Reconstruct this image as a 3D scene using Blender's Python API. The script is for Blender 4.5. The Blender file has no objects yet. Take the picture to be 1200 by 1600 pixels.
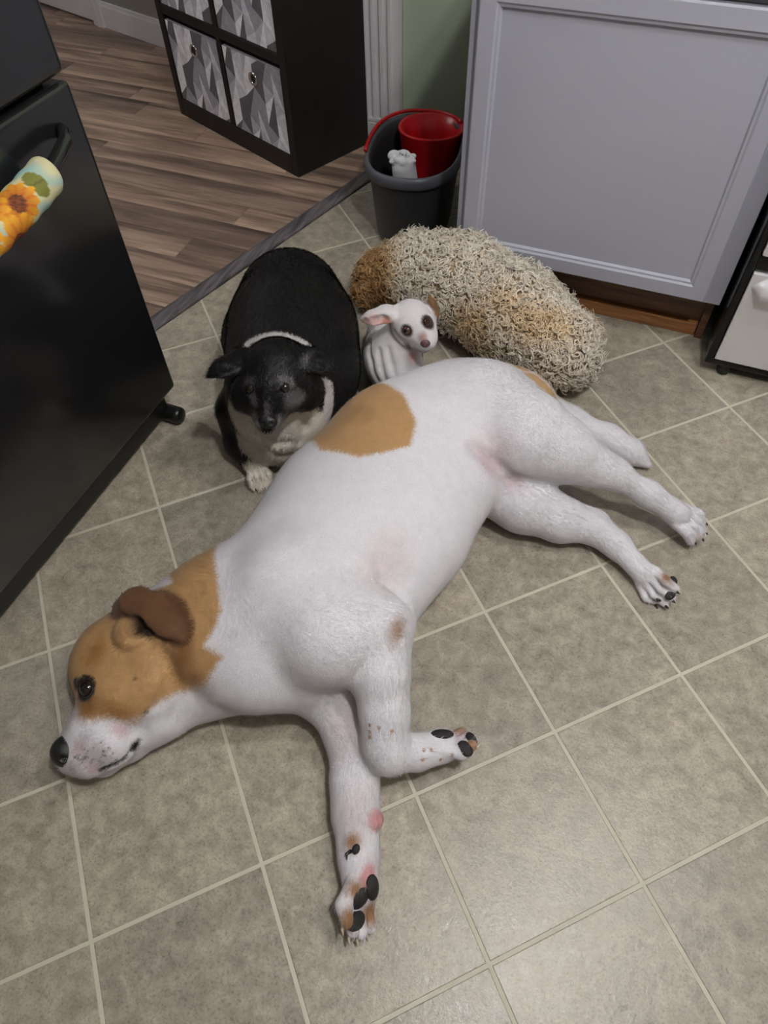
import bpy, bmesh, math, random
import numpy as np
from mathutils import Vector, Matrix

random.seed(7); rng = np.random.default_rng(11)
scene = bpy.context.scene
COL = scene.collection

# ------------------------------------------------------------------ camera
CR = np.array([[0.9259693980979904, 0.3769942568266895, -0.021354252638236454],
               [0.289907886142399, -0.746026393749901, -0.5994981546101409],
               [-0.24193819735314978, 0.5489261791427062, -0.8000912188702605]])
CC = np.array([0.2597904727207765, -0.5595271690007052, 1.3870538532475394])
FPX = 1091.917679
cam_data = bpy.data.cameras.new('camera')
cam_data.sensor_fit = 'HORIZONTAL'; cam_data.sensor_width = 36.0
cam_data.lens = FPX / 1200 * 36; cam_data.clip_start = 0.02; cam_data.clip_end = 50
cam = bpy.data.objects.new('camera', cam_data); COL.objects.link(cam)
cam.matrix_world = Matrix(((CR[0][0], -CR[1][0], -CR[2][0], CC[0]),
                           (CR[0][1], -CR[1][1], -CR[2][1], CC[1]),
                           (CR[0][2], -CR[1][2], -CR[2][2], CC[2]), (0, 0, 0, 1)))
scene.camera = cam

# ------------------------------------------------------------------ world, lights, exposure
world = bpy.data.worlds.new('world'); scene.world = world; world.use_nodes = True
world.node_tree.nodes['Background'].inputs[0].default_value = (0.9, 0.95, 1.0, 1)
world.node_tree.nodes['Background'].inputs[1].default_value = 0.05
LAMP = (0.66, -0.28, 2.55); FILL_LAMP = (0.92, 0.45, 2.55); LAMP3 = (-2.5, 0.95, 2.55)
ld = bpy.data.lights.new('ceiling_or_fill_light', 'POINT'); ld.shadow_soft_size = 0.065
ld.energy = 78; ld.color = (1.0, 0.98, 0.955)
lo = bpy.data.objects.new('ceiling_or_fill_light', ld); COL.objects.link(lo); lo.location = LAMP
ld2 = ld.copy(); ld2.energy = 42; lo2 = bpy.data.objects.new('ceiling_or_fill_light', ld2); COL.objects.link(lo2); lo2.location = FILL_LAMP  # second one is an added fill that brightens the back floor
ld3 = ld.copy(); ld3.energy = 42; lo3 = bpy.data.objects.new('hall_lamp_light', ld3); COL.objects.link(lo3); lo3.location = LAMP3
scene.view_settings.view_transform = 'Standard'; scene.view_settings.look = 'None'
scene.view_settings.gamma = 1.0; scene.view_settings.use_curve_mapping = False
scene.view_settings.exposure = 0.08

# ------------------------------------------------------------------ helpers
def P(u, v, z):
    """image pixel at a given height -> metres in the room"""
    d = CR.T @ np.array([(u - 600) / FPX, (v - 800) / FPX, 1.0])
    return CC + d * ((z - CC[2]) / d[2])

def lin(r, g, b):
    f = lambda c: (c / 255 / 12.92) if c / 255 <= 0.04045 else ((c / 255 + 0.055) / 1.055) ** 2.4
    return (f(r), f(g), f(b), 1.0)

def tag(o, label=None, cat=None, group=None, kind=None):
    if label: o['label'] = label
    if cat: o['category'] = cat
    if group: o['group'] = group
    if kind: o['kind'] = kind
    return o

def empty(name, loc=(0, 0, 0)):
    o = bpy.data.objects.new(name, None); COL.objects.link(o); o.location = loc
    o.empty_display_size = 0.05
    return o

def link(name, me, mat=None, parent=None, smooth=None):
    o = bpy.data.objects.new(name, me); COL.objects.link(o)
    if mat is not None and len(me.materials) == 0: me.materials.append(mat)
    if smooth is not None:
        me.polygons.foreach_set('use_smooth', [smooth] * len(me.polygons))
    if parent is not None:
        o.parent = parent
        # parents here are un-rotated: keep world-space coordinates of the mesh
        o.location = -Vector(world_loc(parent))
    return o

def world_loc(o):
    l = Vector(o.location)
    while o.parent is not None:
        o = o.parent; l = l + Vector(o.location)
    return l

def bm_obj(name, bm, mat, parent=None, smooth=False):
    me = bpy.data.meshes.new(name); bm.to_mesh(me); bm.free()
    return link(name, me, mat, parent, smooth)

def add_box(bm, lo, hi, bevel=0.0, seg=2, rot=None, origin=None):
    c = [(lo[i] + hi[i]) / 2 for i in range(3)]; s = [abs(hi[i] - lo[i]) for i in range(3)]
    m = Matrix.Translation(c) @ Matrix.Diagonal((s[0], s[1], s[2], 1))
    r = bmesh.ops.create_cube(bm, size=1.0, matrix=m)
    vs = r['verts']
    if bevel > 0:
        es = list({e for v in vs for e in v.link_edges})
        g = bmesh.ops.bevel(bm, geom=es, offset=bevel, segments=seg, affect='EDGES', profile=0.5)
        vs = list({v for f in g['faces'] for v in f.verts} | {v for v in vs if v.is_valid})
    if rot is not None:
        bmesh.ops.rotate(bm, verts=vs, cent=origin or (0, 0, 0), matrix=rot)
    return vs

def box(name, lo, hi, mat, parent=None, bevel=0.0, seg=2, rot=None, origin=None):
    bm = bmesh.new(); add_box(bm, lo, hi, bevel, seg, rot, origin)
    return bm_obj(name, bm, mat, parent, False)

def tube_mesh(name, pts, rad, n=10, cap=True):
    """swept tube along a polyline with per-point radius"""
    pts = [Vector(p) for p in pts]; m = len(pts)
    if not hasattr(rad, '__len__'): rad = [rad] * m
    verts, faces = [], []
    up = Vector((0, 0, 1))
    t0 = (pts[1] - pts[0]).normalized()
    if abs(t0.dot(up)) > 0.95: up = Vector((1, 0, 0))
    nrm = (up - t0 * up.dot(t0)).normalized()
    for i in range(m):
        a = pts[max(i - 1, 0)]; b = pts[min(i + 1, m - 1)]
        t = (b - a).normalized(); nrm = (nrm - t * nrm.dot(t)).normalized(); bn = t.cross(nrm)
        for k in range(n):
            an = 2 * math.pi * k / n
            verts.append(pts[i] + (nrm * math.cos(an) + bn * math.sin(an)) * rad[i])
    for i in range(m - 1):
        for k in range(n):
            k2 = (k + 1) % n
            faces.append((i * n + k, i * n + k2, (i + 1) * n + k2, (i + 1) * n + k))
    if cap:
        faces.append(tuple(range(n - 1, -1, -1))); faces.append(tuple((m - 1) * n + k for k in range(n)))
    me = bpy.data.meshes.new(name); me.from_pydata(verts, [], faces); me.update()
    return me

def loft_mesh(name, rings, closed=False, capA=False, capB=False):
    """rings: list of equal-length point lists (closed loops)"""
    n = len(rings[0]); verts = [tuple(p) for r in rings for p in r]; faces = []
    m = len(rings)
    for i in range(m if closed else m - 1):
        j = (i + 1) % m
        for k in range(n):
            k2 = (k + 1) % n
            faces.append((i * n + k, i * n + k2, j * n + k2, j * n + k))
    if capA: faces.append(tuple(range(n - 1, -1, -1)))
    if capB: faces.append(tuple((m - 1) * n + k for k in range(n)))
    me = bpy.data.meshes.new(name); me.from_pydata(verts, [], faces); me.update()
    return me

# ------------------------------------------------------------------ materials
class N:
    """tiny node-graph helper"""
    def __init__(self, name):
        self.m = bpy.data.materials.new(name); self.m.use_nodes = True
        self.t = self.m.node_tree; self.b = self.t.nodes['Principled BSDF']
    def n(self, typ, **kw):
        nd = self.t.nodes.new(typ)
        for k, v in kw.items():
            if k.startswith('i_'):
                key = k[2:]; key = int(key) if key.isdigit() else key.replace('_', ' ')
                self.put(nd.inputs[key], v)
            else: setattr(nd, k, v)
        return nd
    def put(self, sock, v):
        if isinstance(v, bpy.types.NodeSocket): self.t.links.new(v, sock)
        elif isinstance(v, bpy.types.Node): self.t.links.new(v.outputs[0], sock)
        else: sock.default_value = v
    def set(self, **kw):
        for k, v in kw.items(): self.put(self.b.inputs[k.replace('_', ' ')], v)
        return self
    def pos(self, scale=(1, 1, 1), rot=(0, 0, 0), rand=False):
        g = self.n('ShaderNodeNewGeometry').outputs['Position']
        mp = self.n('ShaderNodeMapping'); self.put(mp.inputs['Vector'], g)
        mp.inputs['Scale'].default_value = scale; mp.inputs['Rotation'].default_value = rot
        if rand:
            oi = self.n('ShaderNodeObjectInfo').outputs['Random']
            m = self.n('ShaderNodeMath', operation='MULTIPLY'); self.put(m.inputs[0], oi); m.inputs[1].default_value = 57.0
            c = self.n('ShaderNodeCombineXYZ'); self.put(c.inputs[0], m.outputs[0]); self.put(c.inputs[1], m.outputs[0]); self.put(c.inputs[2], m.outputs[0])
            self.put(mp.inputs['Location'], c.outputs[0])
        return mp.outputs[0]
    def noise(self, vec, scale, detail=3, rough=0.55, dist=0.0):
        nd = self.n('ShaderNodeTexNoise'); self.put(nd.inputs['Vector'], vec)
        nd.inputs['Scale'].default_value = scale; nd.inputs['Detail'].default_value = detail
        nd.inputs['Roughness'].default_value = rough; nd.inputs['Distortion'].default_value = dist
        return nd.outputs['Fac']
    def ramp(self, fac, stops, interp='LINEAR'):
        r = self.n('ShaderNodeValToRGB'); self.put(r.inputs[0], fac); cr = r.color_ramp; cr.interpolation = interp
        while len(cr.elements) < len(stops): cr.elements.new(0.5)
        for e, (p, c) in zip(cr.elements, stops): e.position = p; e.color = c if len(c) == 4 else (*c, 1)
        return r.outputs[0]
    def mix(self, fac, a, b, mode='MIX'):
        nd = self.n('ShaderNodeMix', data_type='RGBA', blend_type=mode)
        self.put(nd.inputs[0], fac); self.put(nd.inputs[6], a); self.put(nd.inputs[7], b)
        return nd.outputs[2]
    def math(self, op, a, b=0.0, clamp=False):
        nd = self.n('ShaderNodeMath', operation=op, use_clamp=clamp); self.put(nd.inputs[0], a); self.put(nd.inputs[1], b)
        return nd.outputs[0]
    def bump(self, h, strength=0.2, dist=0.002):
        nd = self.n('ShaderNodeBump'); self.put(nd.inputs['Height'], h)
        nd.inputs['Strength'].default_value = strength; nd.inputs['Distance'].default_value = dist
        self.put(self.b.inputs['Normal'], nd.outputs[0]); return self
    def attr(self, name):
        return self.n('ShaderNodeAttribute', attribute_name=name)

def simple(name, col, rough=0.5, metal=0.0, bump=None, var=0.0, spec=0.5, coat=0.0):
    a = N(name); a.set(Roughness=rough, Metallic=metal); a.put(a.b.inputs['Specular IOR Level'], spec)
    if coat: a.put(a.b.inputs['Coat Weight'], coat); a.put(a.b.inputs['Coat Roughness'], 0.12)
    if var or bump:
        nz = a.noise(a.pos(), 14, 4)
    if var:
        d = tuple(c * (1 - var) for c in col[:3]); l = tuple(min(1, c * (1 + var)) for c in col[:3])
        a.set(Base_Color=a.ramp(nz, [(0.3, d), (0.7, l)]))
    else: a.set(Base_Color=col)
    if bump: a.bump(a.noise(a.pos(), bump[0], 3), bump[1], 0.002)
    return a.m
# ================================================================== THE ROOM
def mat_tile():
    a = N('vinyl_tile'); v = a.pos(rand=True)
    big = a.noise(v, 9, 5, 0.62); mid = a.noise(v, 34, 5, 0.65, 0.4); fine = a.noise(v, 230, 3, 0.6)
    c1 = a.ramp(big, [(0.28, lin(138, 133, 121)), (0.5, lin(159, 152, 137)), (0.72, lin(178, 170, 153))])
    c2 = a.ramp(mid, [(0.32, lin(116, 111, 100)), (0.50, lin(156, 149, 136)), (0.72, lin(194, 188, 172))])
    c = a.mix(0.55, c1, c2)
    sp = a.ramp(fine, [(0.28, (0.50, 0.48, 0.45)), (0.46, (0.97, 0.97, 0.97)), (0.60, (1.05, 1.05, 1.04)), (0.75, (1.25, 1.24, 1.22))])
    c = a.mix(0.8, c, sp, 'MULTIPLY')
    oi = a.n('ShaderNodeObjectInfo').outputs['Random']
    c = a.mix(1.0, c, a.ramp(oi, [(0.0, (0.86, 0.86, 0.87)), (1.0, (1.03, 1.02, 1.0))]), 'MULTIPLY')
    a.set(Base_Color=c, Roughness=a.ramp(mid, [(0.3, (0.27,) * 3), (0.7, (0.42,) * 3)]))
    h = a.math('ADD', a.noise(v, 60, 4, 0.6), a.math('MULTIPLY', a.noise(v, 420, 2), 0.35))
    a.bump(h, 0.35, 0.0022)
    return a.m

def mat_plank():
    a = N('plank_wood'); v = a.pos(scale=(0.8, 9.0, 1.0), rand=True)
    g = a.noise(v, 2.0, 5, 0.6, 0.6); fine = a.noise(a.pos(scale=(3.0, 60, 1), rand=True), 3.0, 4, 0.6)
    c = a.ramp(g, [(0.28, lin(74, 62, 56)), (0.45, lin(146, 124, 110)), (0.57, lin(192, 168, 150)), (0.72, lin(228, 206, 186))])
    c = a.mix(0.45, c, a.ramp(fine, [(0.3, lin(104, 88, 78)), (0.7, lin(190, 166, 148))]))
    oi = a.n('ShaderNodeObjectInfo').outputs['Random']
    c = a.mix(1.0, c, a.ramp(oi, [(0.0, (0.55, 0.54, 0.54)), (1.0, (1.06, 1.03, 1.0))]), 'MULTIPLY')
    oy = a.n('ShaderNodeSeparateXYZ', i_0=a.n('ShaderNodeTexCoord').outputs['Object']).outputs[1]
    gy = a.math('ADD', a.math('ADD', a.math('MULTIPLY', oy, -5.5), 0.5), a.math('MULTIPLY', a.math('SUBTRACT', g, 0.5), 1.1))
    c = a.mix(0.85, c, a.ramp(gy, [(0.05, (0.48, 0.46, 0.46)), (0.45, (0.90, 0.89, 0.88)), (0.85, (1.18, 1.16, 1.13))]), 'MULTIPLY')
    a.set(Base_Color=c, Roughness=0.42); a.bump(fine, 0.15, 0.001)
    return a.m

def mat_wood(name, dark, light, axis=0, rough=0.4):
    a = N(name); sc = [14, 14, 14]; sc[axis] = 1.2
    g = a.noise(a.pos(scale=tuple(sc)), 5, 5, 0.6, 0.5)
    a.set(Base_Color=a.ramp(g, [(0.3, dark), (0.7, light)]), Roughness=rough); a.bump(g, 0.2, 0.001)
    return a.m

M = {}
M['tile'] = mat_tile(); M['plank'] = mat_plank()
M['grout'] = simple('grout', lin(190, 187, 170), 0.6, bump=(300, 0.2), var=0.06)
M['subfloor'] = simple('subfloor', lin(40, 34, 30), 0.8)
M['wall_green'] = simple('wall_green', lin(168, 182, 160), 0.6, bump=(220, 0.15))
M['wall_cream'] = simple('wall_cream', lin(140, 137, 130), 0.7, bump=(220, 0.15))
M['ceiling'] = simple('ceiling', lin(140, 138, 135), 0.8, bump=(160, 0.3))
M['trim'] = simple('trim_white', lin(214, 212, 216), 0.42)
M['cab'] = simple('cabinet_grey', lin(172, 173, 186), 0.42, bump=(90, 0.06))
M['brown'] = mat_wood('toe_kick_wood', lin(58, 34, 22), lin(122, 82, 52), 0, 0.35)
M['strip'] = mat_wood('strip_wood', lin(52, 48, 50), lin(120, 114, 118), 1, 0.45)
M['fridge'] = simple('fridge_black', (0.010, 0.010, 0.011, 1), 0.19, bump=(55, 0.03), spec=1.0)
M['blackplastic'] = simple('black_plastic', (0.006, 0.006, 0.006, 1), 0.35)
M['enamel'] = simple('black_enamel', (0.004, 0.004, 0.0045, 1), 0.14, spec=0.35)
def mat_steel():
    a = N('brushed_steel'); g = a.noise(a.pos(scale=(2, 2, 90)), 6, 3)
    a.set(Base_Color=lin(232, 231, 236), Metallic=0.4, Roughness=a.ramp(g, [(0.3, (0.36,) * 3), (0.7, (0.5,) * 3)])); a.bump(g, 0.03, 0.001)
    return a.m
M['steel'] = mat_steel()
M['shelf'] = mat_wood('espresso_laminate', (0.006, 0.005, 0.005, 1), (0.013, 0.011, 0.010, 1), 2, 0.5)
M['bucket'] = simple('grey_bucket_plastic', lin(44, 45, 48), 0.42, bump=(200, 0.1))
M['rim'] = simple('bucket_rim_plastic', lin(82, 85, 93), 0.4)
M['red'] = simple('red_plastic', lin(178, 12, 22), 0.34)
M['cloth'] = simple('white_rag', lin(226, 226, 232), 0.9, bump=(160, 0.5))
M['chrome'] = simple('chrome', (0.75, 0.75, 0.76, 1), 0.15, 1.0)

# ---- floors -----------------------------------------------------------------
def clip_poly(poly, planes):
    for (nx, ny, d) in planes:            # keep nx*x+ny*y <= d
        out = []
        for i in range(len(poly)):
            a, b = poly[i], poly[(i + 1) % len(poly)]
            da = nx * a[0] + ny * a[1] - d; db = nx * b[0] + ny * b[1] - d
            if da <= 0: out.append(a)
            if (da < 0 < db) or (db < 0 < da):
                t = da / (da - db); out.append((a[0] + t * (b[0] - a[0]), a[1] + t * (b[1] - a[1])))
        poly = out
        if len(poly) < 3: return []
    return poly

def area(p): return 0.5 * abs(sum(p[i][0] * p[(i + 1) % len(p)][1] - p[(i + 1) % len(p)][0] * p[i][1] for i in range(len(p))))

def slab(name, poly, z0, z1, mat, parent, cham=0.0012):
    """thin piece with chamfered top edge; poly counter-clockwise"""
    s = sum(poly[i][0] * poly[(i + 1) % len(poly)][1] - poly[(i + 1) % len(poly)][0] * poly[i][1] for i in range(len(poly)))
    if s < 0: poly = poly[::-1]
    n = len(poly); cx = sum(p[0] for p in poly) / n; cy = sum(p[1] for p in poly) / n
    R = max(math.hypot(p[0] - cx, p[1] - cy) for p in poly)
    k = 1 - cham / max(R * 0.7, 1e-4)
    lp = [(p[0] - cx, p[1] - cy) for p in poly]
    V = [(x, y, z0) for x, y in lp] + [(x, y, z1 - cham * 0.8) for x, y in lp] + [(x * k, y * k, z1) for x, y in lp]
    F = []
    for l in (0, n):
        for i in range(n):
            j = (i + 1) % n; F.append((l + i, l + j, l + n + j, l + n + i))
    F.append(tuple(2 * n + i for i in range(n)))
    me = bpy.data.meshes.new(name); me.from_pydata(V, [], F); me.update(); me.materials.append(mat)
    o = bpy.data.objects.new(name, me); COL.objects.link(o); o.parent = parent; o.location = (cx, cy, 0)
    return o

X0, X1, Y0, Y1 = -4.3, 1.62, -2.1, 3.35          # outer shell
WY = 2.17                                         # green wall face
SA, SB = np.array([-1.088, 0.794]), np.array([-0.797, 1.892])
sd = (SB - SA) / np.linalg.norm(SB - SA); sn = np.array([-sd[1], sd[0]])   # sn points into the hall
def strip_x(y): return SA[0] + (y - SA[1]) * sd[0] / sd[1]
s_d = float(sn @ SA)

kp = clip_poly([(-2.2, Y0), (X1, Y0), (X1, WY), (-2.2, WY)], [(sn[0], sn[1], s_d)])
def prism(name, poly, z0, z1, mat, parent=None):
    s = sum(poly[i][0] * poly[(i + 1) % len(poly)][1] - poly[(i + 1) % len(poly)][0] * poly[i][1] for i in range(len(poly)))
    if s < 0: poly = poly[::-1]
    n = len(poly); V = [(*p, z0) for p in poly] + [(*p, z1) for p in poly]
    F = [tuple(range(n - 1, -1, -1)), tuple(range(n, 2 * n))] + [(i, (i + 1) % n, n + (i + 1) % n, n + i) for i in range(n)]
    me = bpy.data.meshes.new(name); me.from_pydata(V, [], F); me.update()
    return link(name, me, mat, parent, False)
floor = prism('floor', kp, -0.03, -0.0010, M['grout'])
tag(floor, 'beige stone-look vinyl kitchen floor with pale diagonal grout lines', None, None, 'structure')
T0 = np.array([-0.28063405708573985, -0.6404553774889437]); EI = np.array([0.21516693714467522, 0.21616703994776676]); EJ = np.array([0.2095315969596654, -0.2085621932175119])
GAP = 0.0070
kplanes = [(sn[0], sn[1], s_d), (1, 0, X1), (-1, 0, 2.2), (0, 1, WY), (0, -1, -Y0)]
gi = GAP / np.linalg.norm(EI) / 2; gj = GAP / np.linalg.norm(EJ) / 2
full_mesh = None
for i in range(-12, 14):
    for j in range(-14, 12):
        q = [tuple(T0 + EI * (i + a) + EJ * (j + b)) for a, b in ((gi, gj), (1 - gi, gj), (1 - gi, 1 - gj), (gi, 1 - gj))]
        p = clip_poly(q, kplanes)
        if not p or area(p) < 2e-4: continue
        if area(p) > 0.999 * area(q) and full_mesh is not None:
            o = bpy.data.objects.new('tile', full_mesh); COL.objects.link(o); o.parent = floor
            o.location = (sum(c[0] for c in q) / 4, sum(c[1] for c in q) / 4, 0)
        else:
            o = slab('tile', p, -0.006, 0.0, M['tile'], floor)
            if area(p) > 0.999 * area(q): full_mesh = o.data

hp = clip_poly([(X0, Y0), (1.0, Y0), (1.0, Y1), (X0, Y1)], [(-sn[0], -sn[1], -s_d)])
hall = prism('floor', hp, -0.03, -0.003, M['subfloor'])
tag(hall, 'dark brown wood plank hallway floor beyond the threshold strip', None, None, 'structure')
hplanes = [(-sn[0], -sn[1], -s_d - 0.006), (-1, 0, -X0), (0, 1, Y1), (1, 0, 0.2)]
PW = 0.1245
y = 1.024 - PW * 6; row = 0
while y < Y1:
    x = X0 - random.uniform(0, 1.2)
    while x < 0.2:
        L = 1.22
        p = clip_poly([(x + .0006, y + .0006), (x + L - .0006, y + .0006), (x + L - .0006, y + PW - .0006), (x + .0006, y + PW - .0006)], hplanes)
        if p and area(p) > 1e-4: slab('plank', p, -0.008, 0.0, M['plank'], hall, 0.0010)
        x += L
    y += PW; row += 1

# threshold strip between the floors
rings = []
prof = [(-0.004, 0.0), (0.003, 0.0065), (0.014, 0.0095), (0.030, 0.0105), (0.046, 0.0095), (0.056, 0.0065), (0.062, 0.0)]
for y in np.linspace(0.2, WY - 0.01, 12):
    c = SA + sd * ((y - SA[1]) / sd[1]); rings.append([(c[0] + sn[0] * a, c[1] + sn[1] * a, b) for a, b in prof])
strip = link('trim_1', loft_mesh('trim_1', rings), M['strip'], None, True)
tag(strip, 'grey wood-grain threshold strip between tile and plank floors', None, None, 'structure')

# ---- shell ---------------------------------------------------------------------
def structure(o, label): return tag(o, label, None, None, 'structure')
structure(box('ceiling', (X0, Y0, 2.75), (X1, Y1, 2.8), M['ceiling']), 'plain white ceiling over the kitchen')
structure(box('wall_back', (-0.80, WY, 0), (X1, WY + 0.12, 2.75), M['wall_green']), 'pale green painted wall behind the mop bucket')
structure(box('wall_right', (X1, Y0, 0), (X1 + 0.1, Y1, 2.75), M['wall_cream']), 'cream side wall behind the stove')
structure(box('wall_front', (X0, Y0 - 0.1, 0), (X1, Y0, 2.75), M['wall_cream']), 'cream wall behind the viewer')
structure(box('wall_left', (-1.75, Y0, 0), (-1.64, 0.50, 2.75), M['wall_cream']), 'cream wall behind the refrigerator')
structure(box('wall_far', (X0 - 0.1, Y0, 0), (X0, Y1, 2.75), M['wall_cream']), 'cream wall closing the far left end of the hallway')
# far hall wall runs along the measured baseboard line
ha, hb = np.array([-3.9, 3.175]), np.array([-1.2, 2.385]); hd = (hb - ha) / np.linalg.norm(hb - ha); hn = np.array([-hd[1], hd[0]])
def along(name, t0, t1, n0, n1, z0, z1, mat, parent=None):
    q = [ha + hd * t0 + hn * n0, ha + hd * t1 + hn * n0, ha + hd * t1 + hn * n1, ha + hd * t0 + hn * n1]
    return prism(name, [tuple(c) for c in q], z0, z1, mat, parent)
HL = float(np.linalg.norm(hb - ha))
wh = structure(along('wall_hall', -0.5, HL + 0.3, 0.0, 0.1, 0, 2.75, M['wall_cream']), 'pale wall at the far end of the hallway')
tdoor = float((np.array([-2.76, 2.85]) - ha) @ hd)
bb = structure(along('baseboard_hall', tdoor + 0.035, HL, -0.014, 0.0, 0, 0.10, M['trim']), 'white baseboard along the hallway wall')
along('cap_molding', tdoor + 0.035, HL, -0.010, 0.0, 0.10, 0.118, M['trim'], bb)
db = structure(along('door_1', tdoor - 0.85, tdoor - 0.04, -0.010, 0.0, 0.012, 2.03, M['trim']), 'white panel door in the hallway wall')
for k, (a, b, c, d) in enumerate(((0.08, 0.36, 0.12, 0.85), (0.45, 0.73, 0.12, 0.85), (0.08, 0.36, 1.0, 1.9), (0.45, 0.73, 1.0, 1.9))):
    along('panel', tdoor - 0.85 + a, tdoor - 0.85 + b, -0.016, -0.010, c, d, M['trim'], db)
dc = structure(along('trim_2', tdoor - 0.045, tdoor + 0.035, -0.026, 0.0, 0, 2.1, M['trim']), 'white door casing in the hallway')
along('bead', tdoor - 0.012, tdoor + 0.004, -0.031, -0.026, 0, 2.1, M['trim'], dc)

# fluted casing at the end of the green wall
cs = structure(box('trim_3', (-0.965, WY - 0.035, 0), (-0.802, WY + 0.12, 2.75), M['trim']), 'white fluted casing beside the green wall')
for xx in (-0.945, -0.912, -0.879, -0.846):
    box('flute_bead', (xx, WY - 0.043, 0.10), (xx + 0.017, WY - 0.033, 2.75), M['trim'], cs, 0.003)
box('plinth_block', (-0.972, WY - 0.050, 0), (-0.796, WY - 0.030, 0.085), M['trim'], cs, 0.004)
box('plinth_cap', (-0.970, WY - 0.046, 0.085), (-0.798, WY - 0.030, 0.102), M['trim'], cs, 0.005)

# ---- ceiling lamps (above the frame), the stove-side one added as fill ----------------------------------------------
for L_, lb in ((LAMP, 'round white ceiling lamp above the front of the kitchen'), (FILL_LAMP, 'round white ceiling lamp added above the stove side to brighten the back floor'), (LAMP3, 'round white ceiling lamp in the hallway')):
    cl = empty('ceiling_or_fill_lamp', (L_[0], L_[1], 2.75)); tag(cl, lb, 'lamp', 'round ceiling lamps')
    ring = lambda r, z, n=32: [(L_[0] + r * math.cos(2 * math.pi * k / n), L_[1] + r * math.sin(2 * math.pi * k / n), z) for k in range(n)]
    link('canopy', loft_mesh('canopy', [ring(0.19, 2.75), ring(0.19, 2.70), ring(0.18, 2.685), ring(0.165, 2.685), ring(0.165, 2.72)], False, False, True), M['trim'], cl, True)

# ---- refrigerator -------------------------------------------------------------------
FX = -0.81; FY1 = 0.515; FY0 = -0.40
fr = empty('refrigerator', (-1.2, 0.05, 0)); tag(fr, 'glossy black bottom-freezer refrigerator at the left edge of the kitchen', 'refrigerator')
box('cabinet_body', (-1.60, FY0 + 0.005, 0.06), (-0.885, FY1 - 0.008, 1.78), M['fridge'], fr, 0.006)
box('freezer_drawer', (-0.875, FY0, 0.098), (FX, FY1, 0.853), M['fridge'], fr, 0.012, 4)
box('upper_door', (-0.875, FY0, 0.864), (FX, FY1, 1.775), M['fridge'], fr, 0.014, 4)
box('door_gasket', (-0.890, FY0 + 0.01, 0.84), (-0.845, FY1 - 0.035, 0.88), M['blackplastic'], fr)
box('kick_grille', (-0.90, FY0 + 0.02, 0.028), (-0.835, FY1 - 0.03, 0.094), M['blackplastic'], fr, 0.004)
for yy in (0.478, -0.36):
    rg = lambda r, x: [(x, yy + r * math.cos(2 * math.pi * k / 16), 0.024 + r * math.sin(2 * math.pi * k / 16)) for k in range(16)]
    link('foot', loft_mesh('foot', [rg(0.012, -0.79), rg(0.021, -0.794), rg(0.024, -0.802), rg(0.024, -0.86)], False, True, True), M['blackplastic'], fr, True)
HZ = 0.790
def hz(y_): return HZ - 0.045 * max(0, 1 - ((y_ - 0.07) / 0.36) ** 2)
hpts = [(FX - .004, 0.452, HZ), (FX + .018, 0.440, HZ), (FX + .032, 0.420, hz(.42)), (FX + .040, 0.385, hz(.385))] + \
       [(FX + .042 + .006 * math.cos((t - .08) * 3.6), t, hz(t)) for t in np.linspace(0.35, -0.20, 12)] + \
       [(FX + .040, -0.24, hz(-.24)), (FX + .044, -0.28, HZ), (FX + .022, -0.302, HZ), (FX - .004, -0.306, HZ)]
link('handle', tube_mesh('handle', hpts, 0.0125, 12), M['fridge'], fr, True)

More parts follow.
